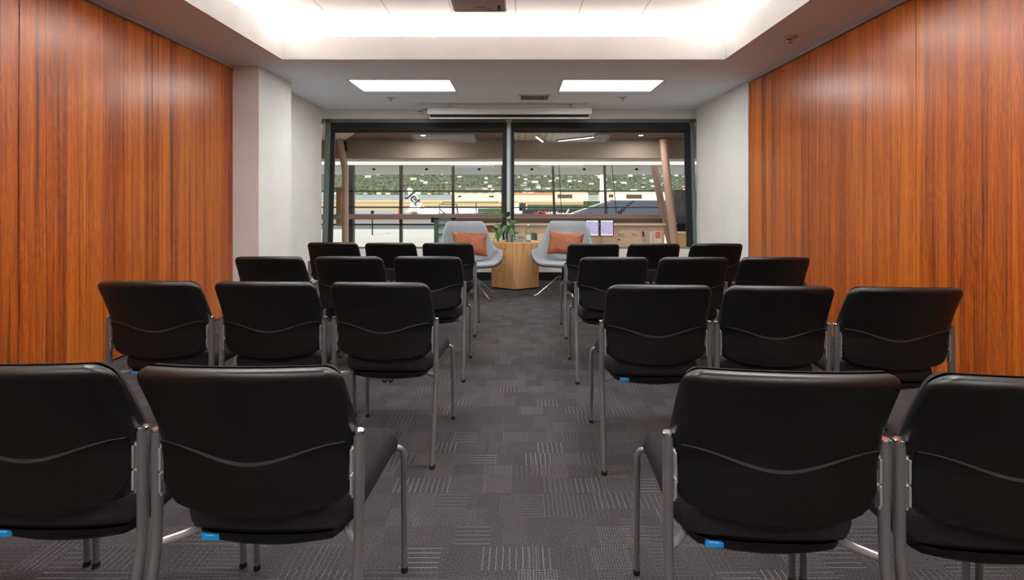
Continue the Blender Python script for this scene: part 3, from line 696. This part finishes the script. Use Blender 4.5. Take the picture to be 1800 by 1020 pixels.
# outer facade
YF = 15.0
fac = bpy.data.objects.new('window_2', None); COL.objects.link(fac); struct(fac)
for px, w in ((704, 0.075), (796, 0.075), (883, 0.06)):
    x = gx(px, YF); part('mullion', MULL, fac, (x-w/2, x+w/2, YF, YF+0.16, -1.2, ZL))
for (xa, za, xb, zb, w) in ((gx(972, YF), ZL, gx(978, YF), -1.2, 0.075), (gx(1063, YF), ZL, gx(1070, YF), -1.2, 0.08)):
    m = MB(); m.tube([(xa, YF+0.06, za), (xb, YF+0.06, zb)], w/2, 10); m.build('mullion', MULL, fac)
for (xa, xb) in ((gx(982, YF), gx(987, YF)), (gx(1075, YF), gx(1083, YF))):
    m = MB(); m.tube([(xa, YF-0.05, ZL), (xb, YF-0.05, gz(376, YF))], 0.012, 8); m.build('tie_rod', DARKM, fac)
for py, h in ((336, 0.04), (365, 0.03), (395, 0.045)):
    z = gz(py, YF); part('transom', DARKM if py != 336 else MULL, fac, (-9, 9 if py != 395 else gx(770, YF), YF, YF+0.1, z-h/2, z+h/2))
part('handrail_beam', RAILB, fac, (-9, gx(1172, YF), YF-0.25, YF+0.05, gz(385.5, YF), gz(376.5, YF)), bev=0.01)
part('handrail_edge', mat('rail_edge', (200, 176, 160), 0.5), fac, (gx(796, YF), gx(1168, YF), YF-0.27, YF-0.25, gz(384.5, YF), gz(382, YF)))
part('handrail_beam', RAILB, fac, (gx(1172, YF), 9, YF-0.25, YF+0.05, gz(362, YF), gz(358, YF)))
part('pane', GLASSW, fac, (-9.1, 9.1, YF+0.1, YF+0.11, -1.2, ZL))
# raking columns
def column(label, pts, r0, extra=None):
    m = MB(); m.tube(pts, r0, 18); o = m.build('raking_column', COLB, None, smooth=50); tag(o, label, 'column'); return o
cl = column('beige raking concourse column at the left edge of the window', [at(597, 244.5, 12.2), at(607, 300, 12.2), at(607, 440, 12.2), (gx(607, 12.2), 12.2, -1.2)], 0.08)
part('mullion_post', DARKM, fac, (gx(613, YF), gx(620, YF), YF, YF+0.2, -1.2, ZL))
column('thinner beige raking column on the right, left one of the close pair', [at(1150, 291, 14.6), at(1166, 378, 14.6), (gx(1196, 14.6), 14.6, -1.2)], 0.10)
column('beige raking column on the right, right one of the close pair', [at(1166, 244.5, 12.2), at(1173, 320, 12.2), at(1187, 440, 12.2), (gx(1197, 12.2), 12.2, -1.2)], 0.095)
o = part('ticket_cabinet', m_noisy('ochre_panel', (150, 124, 84), (164, 138, 96), 6), None, (gx(593, 14), gx(601, 14), 13.9, 14.1, gz(397, 14), gz(331, 14))); tag(o, 'narrow ochre cabinet against the left raking column', 'cabinet'); part('top_plate', RAILB, o, (gx(588, 14), gx(608, 14), 13.85, 14.12, gz(333, 14), gz(329.5, 14))); part('sensor', mat('lilac_box', (150, 146, 176), 0.5), o, (gx(595, 14), gx(604, 14), 13.85, 13.92, gz(386, 14), gz(379, 14)))
o = part('wall_speaker', BLACKGAP, None, (-0.02, 0.02, -0.06, 0.06, 0, 0.0)) if False else None
m = MB(); m.box(-0.06, 0.06, -0.05, 0.05, -0.12, 0.12, 0.01, 1); o = m.build('wall_speaker', BLACKGAP, None, smooth=0, loc=at(604.5, 258, 12.4), rot=(0, math.radians(-9), 0)); tag(o, 'dark slim speaker on the taupe bulkhead beside the left column', 'speaker')

# lounge wall and its fittings
YW = 13.6
PINKW = m_noisy('pale_timber_wall', (226, 202, 184), (206, 178, 160), 3, 0.6, stretch=(0.6, 1, 14))
x0, x1 = gx(800, YW), gx(1168, YW)
w = struct(part('wall_lounge', PINKW, None, (x0, x1, YW, YW+0.15, -1.2, gz(397, YW))))
struct(part('trim_ledge', BEIGE, None, (x0, x1, YW-0.12, YW+0.15, gz(396, YW), gz(393, YW)))); part('recess_band', mat('brown_band', (96, 80, 70), 0.7), w, (x0, x1, YW+0.2, YW+0.3, gz(396, YW), gz(384, YW)))
def wallbox(name, label, cat, mt, px0, px1, py0, py1, dep=0.03, Y=YW, group=None):
    o = part(name, mt, None, (gx(px0, Y-dep), gx(px1, Y-dep), Y-dep-0.001, Y-0.001, gz(py1, Y-dep), gz(py0, Y-dep))); tag(o, label, cat, group); return o
wallbox('rust_panel', 'rust red panel on the lounge wall behind the left lounge chair', 'panel', mat('rust', (150, 84, 60), 0.7), 850, 886, 395, 409)
CREAM = mat('cream_board', (242, 222, 196), 0.6)
wallbox('notice_board', 'cream board on the lounge wall behind the plant', 'board', CREAM, 856, 890, 409, 440); 
o = wallbox('notice_board', 'cream board right of the green bottle, beyond the window', 'board', CREAM, 944, 962, 410.5, 440); part('dark_edge', DARKM, o, (gx(941, 13.55), gx(944, 13.55), YW-0.04, YW-0.002, gz(440, 13.55), gz(410, 13.55)))
wallbox('display_monitor', 'dark blue-grey display behind the green bottle', 'monitor', mat('grey_display', (104, 108, 122), 0.4), 931, 940, 409, 440)
o = wallbox('wall_socket', 'small dark power socket on the pale lounge wall', 'socket', mat('cream_plate', (226, 214, 202), 0.5), 1084.5, 1091, 418, 425, 0.012); part('sockets', DARKPL, o, (gx(1086, 13.57), gx(1087.6, 13.57), YW-0.02, YW-0.012, gz(423, 13.57), gz(419.8, 13.57)), (gx(1088.4, 13.57), gx(1090, 13.57), YW-0.02, YW-0.012, gz(423, 13.57), gz(419.8, 13.57)))
wallbox('wall_light', 'white oval light on the pale lounge wall, left of the pair', 'wall light', WHITEMET, 1088, 1097, 407, 411, 0.06, group='wall lights in the lounge'); wallbox('wall_light', 'white oval light on the pale lounge wall, right of the pair', 'wall light', WHITEMET, 1112, 1118, 407.5, 410.5, 0.06, group='wall lights in the lounge')
m = MB(); m.tube([at(1128, 408, YW-0.08), at(1131, 408.5, YW-0.08), at(1131.5, 416, YW-0.08)], 0.022, 8); o = m.build('intercom_handset', BLACKGAP, None); tag(o, 'black curved handset holder on the lounge wall by the posters', 'handset'); m = MB(); m.tube([at(1131, 418, YW-0.06), at(1135, 420, YW-0.06)], 0.02, 8); m.build('cradle', WHITEMET, o)
wallbox('poster', 'pale blue narrow poster on the lounge wall', 'poster', mat('pale_blue_paper', (178, 196, 196), 0.7), 1137, 1141, 408, 440, 0.02)
wallbox('poster', 'narrow white poster with a brown edge on the lounge wall', 'poster', mat('white_paper', (240, 228, 214), 0.7), 1142.5, 1147, 407, 440, 0.02)
o = wallbox('poster', 'white poster with a red patch beside the right columns', 'poster', mat('poster_white', (240, 226, 216), 0.7), 1149.5, 1164, 406, 440, 0.02); part('red_patch', mat('poster_red', (232, 128, 128), 0.7), o, (gx(1152, 13.57), gx(1161, 13.57), YW-0.024, YW-0.02, gz(419, 13.57), gz(407.5, 13.57)))
# flight information screens
FID = bpy.data.materials.new('flight_board'); FID.use_nodes = True; t = NT(FID); v, x, y, z = t.obj()
rowf = t.math('FRACT', t.math('DIVIDE', z, 0.03)); ln = t.math('LESS_THAN', rowf, 0.4)
rn, _ = t.wnoise(t.comb(t.math('FLOOR', t.math('DIVIDE', x, 0.022)), t.math('FLOOR', t.math('DIVIDE', z, 0.03)), 1.0)); on = t.math('MULTIPLY', ln, t.math('GREATER_THAN', rn, 0.35))
bodyc = t.mix(t.math('MULTIPLY', on, 0.7), (*s2l((214, 200, 236)), 1), (*s2l((112, 92, 170)), 1))
head = t.math('MAXIMUM', t.math('GREATER_THAN', z, 0.165), t.math('LESS_THAN', z, -0.165))
t.l.new(t.mix(head, bodyc, (*s2l((250, 244, 250)), 1)), t.b.inputs['Emission Color']); t.b.inputs['Emission Strength'].default_value = 0.75; t.b.inputs['Base Color'].default_value = (0.02, 0.02, 0.03, 1); t.b.inputs['Roughness'].default_value = 0.3
for a, b, lab in ((1029, 1053, 'left-hand flight information screen, partly behind the right lounge chair'), (1054.5, 1079, 'right-hand flight information screen on the lounge wall')):
    Y = 13.1; cxp, w_, h_ = gx((a+b)/2, Y), gx(b, Y)-gx(a, Y), 29.5*Y/FPX
    r = thing('flight_screen', lab, 'screen', (cxp, Y, gz(401, Y)), 0, 'flight information screens')
    part('bezel', BLACKGAP, r, (-w_/2, w_/2, 0, 0.06, -h_/2, h_/2), bev=0.006); part('display', FID, r, (-w_/2+0.022, w_/2-0.022, -0.004, 0.001, -h_/2+0.022, h_/2-0.022))
    part('wall_arm', DARKM, r, (-0.04, 0.04, 0.06, YW-Y-0.005, -0.05, 0.05))
# teal glazed lift shaft at the left of the lounge wall
r = thing('glazed_cabinet', 'teal framed glazed cabinet beyond the window, behind left lounge chair', 'cabinet', (gx(780, 13.4), 13.4, -1.2))
TEAL = mat('teal_frame', (74, 104, 106), 0.5); PALE = mat('pale_pane', (200, 218, 218), 0.3)
hw_ = gx(797, 13.4)-gx(780, 13.4); tz = gz(384, 13.4)+1.2
part('frame', TEAL, r, (-hw_, -hw_+0.10, 0, 0.5, 0, tz), (hw_-0.06, hw_, 0, 0.5, 0, tz), (-hw_, hw_, 0, 0.5, tz-0.03, tz), (-hw_, hw_, 0.02, 0.5, tz-0.21, tz-0.16), (-hw_, hw_, 0.02, 0.5, tz-0.45, tz-0.42)); part('panel', PALE, r, (-hw_+0.1, hw_-0.06, 0.1, 0.14, 0.05, tz-0.03))
part('lamp', BLACKGAP, r, (-hw_-0.1, -hw_-0.03, 0.1, 0.2, tz-0.12, tz+0.02)); part('bracket', DARKM, r, (-hw_-0.05, -hw_+0.02, 0.12, 0.16, tz-0.1, tz-0.06))
# dark kiosk at the right
r = thing('dark_kiosk', 'dark grey kiosk beyond the right end of the window', 'kiosk', (gx(1204, 13.0), 13.0, -1.2))
a, b = gx(1186, 13)-gx(1204, 13), 0.9
part('upper_panel', m_noisy('mottled_grey', (92, 94, 100), (70, 72, 78), 9), r, (a, b, 0, 0.4, gz(381, 13)+1.2, gz(334, 13)+1.2)); part('blue_hood', mat('blue_black', (52, 56, 84), 0.3), r, (a, b, -0.15, 0.4, gz(394, 13)+1.2, gz(381, 13)+1.2), bev=0.05); part('black_base', BLACKGAP, r, (a+0.05, b, 0.0, 0.4, gz(407, 13)+1.2, gz(394, 13)+1.2)); part('sign_strip', WHITEMET, r, (a+0.06, b, -0.02, 0.4, gz(411, 13)+1.2, gz(407, 13)+1.2)); part('counter', mat('ochre_counter', (196, 166, 108), 0.6), r, (a+0.06, b, 0, 0.4, 0, gz(411, 13)+1.2))
m = MB(); m.tube([(0.02, -0.03, gz(369, 13)+1.2), (0.07, -0.04, gz(370, 13)+1.2)], 0.03, 10); m.tube([(0.05, -0.18, gz(381, 13)+1.2), (0.05, -0.18, gz(391, 13)+1.2)], 0.02, 8); m.build('fitting', CHROME, r)

# ------------------------------------------------------------------ airfield
G0, GS = -8.5, 0.0218
def gnd(Y): return G0 + GS*Y
def gy(py): return -G0_ / (py - (CY - GS*FPX)) if False else (CAMZ - G0)*FPX/(py - (CY - GS*FPX))
def m_ground(name, a, b, sc=0.02): return m_noisy(name, a, b, sc, 0.9, spec=0.1, stretch=(0.25, 1, 1))
GM = [m_ground('apron_concrete', (232, 229, 224), (204, 200, 196)), m_ground('asphalt_strip', (120, 124, 134), (140, 142, 150)), m_ground('apron_grey', (168, 164, 162), (146, 142, 142)), m_ground('apron_pale', (196, 196, 200), (176, 176, 182)),
      m_ground('dry_verge', (224, 196, 132), (206, 176, 120)), m_ground('runway', (140, 128, 118), (156, 140, 126)), m_ground('pale_grass', (238, 220, 178), (226, 204, 158)), m_ground('dry_grass', (220, 180, 126), (204, 158, 108)), m_ground('pale_verge', (240, 224, 186), (228, 208, 166)), m_ground('harbour_water', (168, 176, 180), (186, 192, 194), 0.01), m_ground('shore', (190, 180, 160), (130, 124, 104))]
Ys = [20, gy(403), gy(395.5), gy(376), gy(368), gy(366), gy(362), gy(359), gy(355), gy(352), gy(343), 2600]
m = MB()
for i in range(len(Ys)-1):
    m.mi = i; y0, y1 = Ys[i], Ys[i+1]; n = 8
    m.grid([[Vector((-2200 + 4400*k/n, y, gnd(y))) for k in range(n+1)] for y in (y0, y1)])
g = struct(m.build('ground', GM, smooth=0))
# hillside
HILL = m_noisy('bush_hillside', (44, 52, 42), (134, 140, 118), 0.12, 0.95, spec=0.05, detail=6)
from mathutils import noise as mn
def hz(x, y):
    q = max(0, (y-1430)/900); b = 210*q**0.8
    return gnd(1430) + b + 16*mn.noise(Vector((x*0.004, y*0.004, 0)))*min(1, q*5) + 5*mn.noise(Vector((x*0.03, y*0.03, 3)))*min(1, q*8)
m = MB(); m.grid([[Vector((-1500+25*i, 1425+18*j, hz(-1500+25*i, 1425+18*j))) for i in range(121)] for j in range(51)]); struct(m.build('hill', HILL, smooth=80))
# houses on the hill: one of a kind copied
HM = [mat('house_white', (236, 232, 224), 0.8), mat('house_cream', (222, 206, 184), 0.8), mat('house_grey', (178, 174, 170), 0.8)]; RM = [mat('roof_white', (224, 220, 214), 0.8), mat('roof_rust', (158, 104, 84), 0.8), mat('roof_grey', (120, 120, 124), 0.8)]
protos = []
for k in range(3):
    m = MB(); m.box(-8, 8, -4.5, 4.5, -3, 5); m.mi = 1; m.prism([(-5.2, 4.8), (5.2, 4.8), (0, 8)], -8.6, 8.6, 'x'); o = m.build('hillside_house', [HM[k], RM[k]], None, smooth=0)
    protos.append(tag(o, ['distant white house among trees on the hillside', 'distant cream house with a rust roof on the hillside', 'distant grey-roofed house among trees on the hillside'][k], 'house', 'houses on the hillside'))
used = [False]*3
spots = []
while len(spots) < 264:
    i = len(spots); x = random.uniform(-640, 640)
    if x < -140 and random.random() < 0.72: x = random.uniform(-120, 640)
    y = random.uniform(1440, 2080)
    if any(abs(x-a)+abs(y-b) < 25 for a, b in spots): continue
    spots.append((x, y)); k = random.choices((0, 1, 2), (6, 2, 2))[0]
    o = protos[k] if not used[k] else protos[k].copy()
    if used[k]: COL.objects.link(o)
    used[k] = True
    o.location = (x, y, hz(x, y)+1); o.rotation_euler = (0, 0, random.uniform(-0.5, 0.5)); s = random.uniform(0.4, 0.9); o.scale = (s*random.uniform(0.8, 1.6), s, s*random.uniform(0.7, 1.0))

for i in range(34):
    k = i % 3; o = protos[k].copy(); COL.objects.link(o); x = -620 + 37*i + random.uniform(-11, 11); o.location = (x, 1404, gnd(1404)+3); s_ = random.uniform(0.45, 0.8); o.scale = (s_*1.4, s_, s_); o.rotation_euler = (0, 0, random.uniform(-0.2, 0.2))
    o['label'] = 'low pale building on the far shore at the foot of the hill'; o['group'] = 'buildings along the far shore'
def shed(name, label, cat, px0, px1, py_top, Y, dep, mt, roof=None, openings=(), roofh=1.2, group=None):
    xa, xb = gx(px0, Y), gx(px1, Y); zg = gnd(Y); zt = gz(py_top, Y); r = thing(name, label, cat, ((xa+xb)/2, Y, zg), 0, group); hw = (xb-xa)/2
    part('walls', mt, r, (-hw, hw, 0, dep, -0.5, zt-zg-roofh))
    m = MB(); m.prism([(-0.4, zt-zg-roofh), (dep+0.4, zt-zg-roofh), (dep*0.5, zt-zg)], -hw-0.4, hw+0.4, 'x'); m.build('roof', roof or mt, r, smooth=0)
    for (p0, p1, q0, q1) in openings:
        part('door_opening', DARKPLB, r, (gx(p0, Y)-(xa+xb)/2, gx(p1, Y)-(xa+xb)/2, -0.3, 0.02, gz(q1, Y)-zg, gz(q0, Y)-zg))
    return r
DARKPLB = mat('dark_brown_opening', (92, 70, 54), 0.8); CRM = mat('cream_cladding', (240, 222, 198), 0.8); WHC = mat('white_cladding', (240, 236, 230), 0.8); ORR = mat('orange_roof', (226, 150, 118), 0.8)
shed('aircraft_hangar', 'long low cream hangar with an orange roof across the airfield', 'hangar', 902, 972, 338.5, 520, 30, CRM, ORR, roofh=2.6)
shed('aircraft_hangar', 'pale hangar left of the window mullion, across the airfield', 'hangar', 794, 886, 339, 500, 30, CRM, WHC, ((805, 811, 344, 347), (860, 868, 344, 347)))
shed('aircraft_hangar', 'cream hangar with a wide dark brown doorway', 'hangar', 974, 1034, 337.5, 480, 30, CRM, CRM, ((980, 1006, 342, 348.5),))
shed('aircraft_hangar', 'white hangar with a dark doorway above the slate roof', 'hangar', 1061, 1215, 336.5, 420, 30, WHC, WHC, ((1101, 1128, 342, 349), (1070, 1078, 342, 347)))
m = MB(); Y = 380; m.lathe([(2.2, 0), (1.9, 10), (1.7, gz(306, Y)-gnd(Y))], 14, at(1058.5, 0, Y).xy.to_3d() + Vector((0, 0, gnd(Y)))); o = m.build('white_mast', WHC, None); tag(o, 'tall white mast rising in front of the hillside houses', 'mast')
GRN = m_noisy('green_screen', (52, 78, 58), (70, 96, 72), 0.2)
def groundbox(name, label, cat, mt, px0, px1, py0, Y, dep, group=None):
    o = part(name, mt, None, (gx(px0, Y), gx(px1, Y), Y, Y+dep, gnd(Y)-0.2, gz(py0, Y))); tag(o, label, cat, group); return o
groundbox('green_fence', 'long dark green windbreak fence across the airfield', 'fence', GRN, 927, 1045, 360, 250, 1.0)
groundbox('shipping_container', 'small square dark green container in front of the mast', 'container', GRN, 1028, 1034, 353.5, 290, 6); groundbox('shipping_container', 'long dark green container beside the white mast', 'container', GRN, 1036, 1055, 353.5, 290, 6)
groundbox('shipping_container', 'green-black container at the left end of the windbreak', 'container', mat('dark_green', (46, 58, 50), 0.7), 913, 924, 357, 240, 5); groundbox('service_truck', 'white service truck left of the green-black container', 'truck', WHC, 904, 912, 357.5, 235, 4)
groundbox('shipping_container', 'dark green container right of the boarding stairs', 'container', GRN, 840, 886, 367, 190, 4)
# long dark building with a sign band
Y = 150; r = thing('sign_building', 'low dark building with red emblem and white lettering', 'building', (gx(966, Y), Y, gnd(Y)), 0)
hw = gx(1014, Y)-gx(966, Y); zt = gz(369, Y)-gnd(Y); part('walls', mat('navy_black', (44, 46, 54), 0.6), r, (-hw, hw, 0, 8, -0.2, zt)); part('canopy', WHC, r, (-hw-3.2, -hw, 0, 6, zt-1.0, zt-0.4))
rb = gx(955, Y)-gx(966, Y); m = MB(); 
for (cx_, w_) in ((-1.0, 1.0), (0.9, 0.7)):
    m.tube([(rb+cx_-w_, -0.1, zt-1.3), (rb+cx_-0.2, -0.1, zt-0.45), (rb+cx_+w_, -0.1, zt-0.8)], 0.22, 8)
m.build('red_emblem', mat('sign_red', (206, 52, 44), 0.6), r)
m = MB(); xx = gx(960, Y)-gx(966, Y); random.seed(3)
while xx < gx(996, Y)-gx(966, Y):
    ww = random.uniform(0.25, 0.5)
    if random.random() < 0.85: m.box(xx, xx+ww, -0.12, 0, zt-1.35, zt-1.35+random.choice((0.55, 0.55, 0.85)))
    xx += ww + 0.16
m.build('sign_letters', WHC, r, smooth=0)
# slate roof close by on the right
SLATE = m_noisy('slate_roof', (86, 90, 102), (98, 102, 114), 0.4, 0.6, stretch=(0.3, 2, 1))
r = thing('slate_roof_building', 'big slate grey roof with a white verge below the window view', 'building', (0, 0, 0))
A0, B0, C0, D0 = at(1008, 379, 36), at(1078, 353, 58), at(1230, 353, 58), at(1250, 379, 36)
m = MB(); vv = [m.bm.verts.new(p) for p in (A0, B0, C0, D0)]; ww = [m.bm.verts.new(p - Vector((0, 0, 0.5))) for p in (A0, B0, C0, D0)]
m.face(vv); m.face(ww[::-1])
for i in range(4): m.face((vv[i], vv[(i+1) % 4], ww[(i+1) % 4], ww[i]))
m.build('roof', SLATE, r, smooth=0)
m = MB(); m.tube([A0 + Vector((-0.1, 0, 0.1)), B0 + Vector((-0.1, 0, 0.1)), C0 + Vector((0, 0, 0.1))], 0.12, 8); m.build('verge', WHC, r)
part('walls', WHC, r, (A0.x+0.6, D0.x, 37, 57.5, gnd(50)-0.5, A0.z-0.3))
m = MB(); 
for k in range(6): p = at(1090+4.5*k, 375-3.8*k, 36.5+3.6*k); m.box(p.x-0.12, p.x+0.12, p.y-0.2, p.y+0.2, p.z-0.1, p.z+0.18)
m.build('walkway_pad', DARKPL, r, smooth=0)
m = MB(); m.tube([at(995, 377, 34), at(1000, 368, 34)], 0.05, 8); m.tube([(gx(995, 34), 34, gnd(34)), at(995, 377, 34)], 0.05, 8); o = m.build('white_strut', WHC, None); tag(o, 'slanting white strut in front of the dark sign building', 'strut')

# jet with lettered tail
Y = 205; zg = gnd(Y); r = thing('jet_airliner', 'parked white jet with dark lettering on its tail fin', 'aeroplane', (gx(735, Y), Y, zg))
o0 = Vector((gx(735, Y), Y, zg)); J = lambda px, py: (gx(px, Y)-o0.x, gz(py, Y)-zg)
JW = mat('jet_white', (246, 244, 242), 0.4); JO = mat('jet_orange', (236, 128, 84), 0.5)
m = MB(); cz = J(0, 373)[1]; xa = J(712, 0)[0]; pr = [(0, 0.1), (1.5, 0.55), (5, 1.3), (9, 1.8), (13, 1.95), (34, 1.95), (37, 1.5), (38.5, 0.4)]
m.tube([(xa+p, 0, cz-0.3 - 0.6*max(0, 1-p/12)*-1) for p, q in pr], [q for p, q in pr], 18); m.build('fuselage', JW, r)
m = MB(); m.prism([J(715.5, 331.5), J(724, 331.5), J(733, 345), J(746, 364), J(760, 371), J(716, 372), J(722, 360)], -0.22, 0.22, 'y'); fin = m.build('tail_fin', JW, r, smooth=0)
m = MB(); m.prism([J(741, 360), J(749, 367.5), J(745, 372), J(736, 372)], -0.26, -0.2, 'y'); m.build('orange_flash', JO, fin, smooth=0)
tc = bpy.data.curves.new('tail_lettering', 'FONT'); tc.body = 'Jet'; tc.size = 5.4; tc.extrude = 0.03; tc.offset = 0.09; tc.space_character = 0.95
to = bpy.data.objects.new('tmp_text', tc); COL.objects.link(to); dg = bpy.context.evaluated_depsgraph_get(); tm = bpy.data.meshes.new_from_object(to.evaluated_get(dg)); bpy.data.objects.remove(to)
tm.materials.clear(); tm.materials.append(mat('letter_black', (48, 46, 48), 0.5)); lt = bpy.data.objects.new('tail_lettering', tm); COL.objects.link(lt); lt.parent = fin
p = J(716, 345); lt.location = (p[0], -0.27, p[1]); lt.rotation_euler = (PI/2, math.radians(48), 0)
m = MB(); m.prism([(J(722, 0)[0], -1.0), (J(734, 0)[0], -1.5), (J(728, 0)[0], -7.5), (J(722, 0)[0], -7.5)], cz+0.1, cz+0.3, 'z'); m.build('stabiliser', JW, r, smooth=0)
m = MB(); m.prism([(14, -1.5), (21, -1.5), (14.5, -15), (12.8, -15)], cz-1.2, cz-0.8, 'z'); m.build('wing', JW, r, smooth=0)
m = MB(); m.tube([(12.5, -5, cz-2.6), (13, -5, cz-2.6), (16, -5, cz-2.6)], [0.7, 1.0, 0.9], 14); m.build('engine', JW, r)
m = MB(); m.tube([(11, -2, 0.5), (11, -2, cz-1.5)], 0.15, 8); m.tube([(30, 0, 0.5), (30, 0, cz-1.5)], 0.15, 8); m.lathe([(0.5, 0), (0.5, 0.9)], 12, (11, -2, 0)); m.lathe([(0.4, 0), (0.4, 0.8)], 12, (30, 0, 0)); m.build('landing_gear', DARKM, r)
groundbox('marker_post', 'bright orange marker post on the apron left of the jet', 'marker', mat('marker_orange', (232, 96, 52), 0.6), 699.5, 702.5, 366, 215, 0.5)
m = MB(); Yd = 110; p = at(654.5, 374, Yd); m.tube([(p.x, Yd, gnd(Yd)), (p.x, Yd, p.z)], 0.14, 8); m.lathe([(0.35, -0.2), (0.4, 0.3), (0.1, 0.5)], 10, (p.x, Yd, p.z)); o = m.build('apron_bollard', BLACKGAP, None); tag(o, 'dark lamp bollard standing alone on the apron at left', 'bollard')
# boarding stairs and railing platform
Y = 60; r = thing('boarding_stairs', 'dark green steel boarding stairs with railings on the apron', 'stairs', (gx(792, Y), Y, gnd(Y)))
SG = mat('stair_green', (44, 62, 62), 0.6); q = lambda px, py, dy=0: (gx(px, Y)-gx(792, Y), dy, gz(py, Y)-gnd(Y))
m = MB()
for pth in ([q(772.5, 378), q(772.5, 359.5), q(803, 359.5), q(803, 378)], [q(772.5, 367), q(783, 376.5)], [q(803, 361), q(806, 378)], [q(778, 359.5), q(778, 355.5), q(876, 355.5)], [q(837, 355.5), q(837, 378)], [q(772.5, 365.2), q(803, 365.2)]):
    m.tube(pth, 0.055, 8)
m.build('railing', SG, r)
part('platform', SG, r, (q(771, 0)[0], q(880, 0)[0], -0.1, 1.6, q(0, 378)[2]-0.25, q(0, 376)[2])); part('leg', SG, r, (q(775, 0)[0], q(777, 0)[0], 0.1, 0.3, 0, q(0, 377)[2]), (q(872, 0)[0], q(874, 0)[0], 0.1, 0.3, 0, q(0, 377)[2]))
m = MB(); 
for k in range(8): m.box(q(783+2.2*k, 0)[0], q(785.2+2.2*k, 0)[0], 0.2, 1.4, 0, q(0, 377)[2]*(8-k)/9)
m.build('steps', SG, r, smooth=0)

# ------------------------------------------------------------------ sun, sky, camera
w = bpy.data.worlds.new('world'); SC.world = w; w.use_nodes = True; nt = w.node_tree; bg = nt.nodes['Background']
sky = nt.nodes.new('ShaderNodeTexSky'); sky.sky_type = 'HOSEK_WILKIE'; sky.turbidity = 3.5; sky.ground_albedo = 0.4
sd = Vector((-0.35, -0.75, 0.75)).normalized(); sky.sun_direction = sd
nt.links.new(sky.outputs[0], bg.inputs[0]); bg.inputs[1].default_value = 0.9
sun = bpy.data.lights.new('sun', 'SUN'); sun.energy = 5.0; sun.angle = 0.01; sun.color = (1, 0.95, 0.88); so = bpy.data.objects.new('sun', sun); COL.objects.link(so); so.rotation_euler = sd.to_track_quat('Z', 'Y').to_euler(); so.location = (0, -5, 30)

cam = bpy.data.cameras.new('camera'); co = bpy.data.objects.new('camera', cam); COL.objects.link(co); SC.camera = co
co.location = (0, 0, CAMZ); co.rotation_euler = (PI/2, 0, 0); cam.sensor_fit = 'HORIZONTAL'; cam.sensor_width = 36; cam.lens = 36*FPX/1800
cam.shift_x = -(CX-900)/1800; cam.shift_y = -(510-CY)/1800; cam.clip_start = 0.05; cam.clip_end = 6000

SC.view_settings.view_transform = 'Standard'; SC.view_settings.look = 'None'; SC.view_settings.gamma = 1; SC.view_settings.use_curve_mapping = False; SC.view_settings.exposure = 0.3
SC.cycles.use_denoising = True; SC.cycles.max_bounces = 10; SC.cycles.diffuse_bounces = 7; SC.cycles.glossy_bounces = 4; SC.cycles.transparent_max_bounces = 12; SC.cycles.sample_clamp_indirect = 12.0
SC.cycles.caustics_reflective = False; SC.cycles.caustics_refractive = False
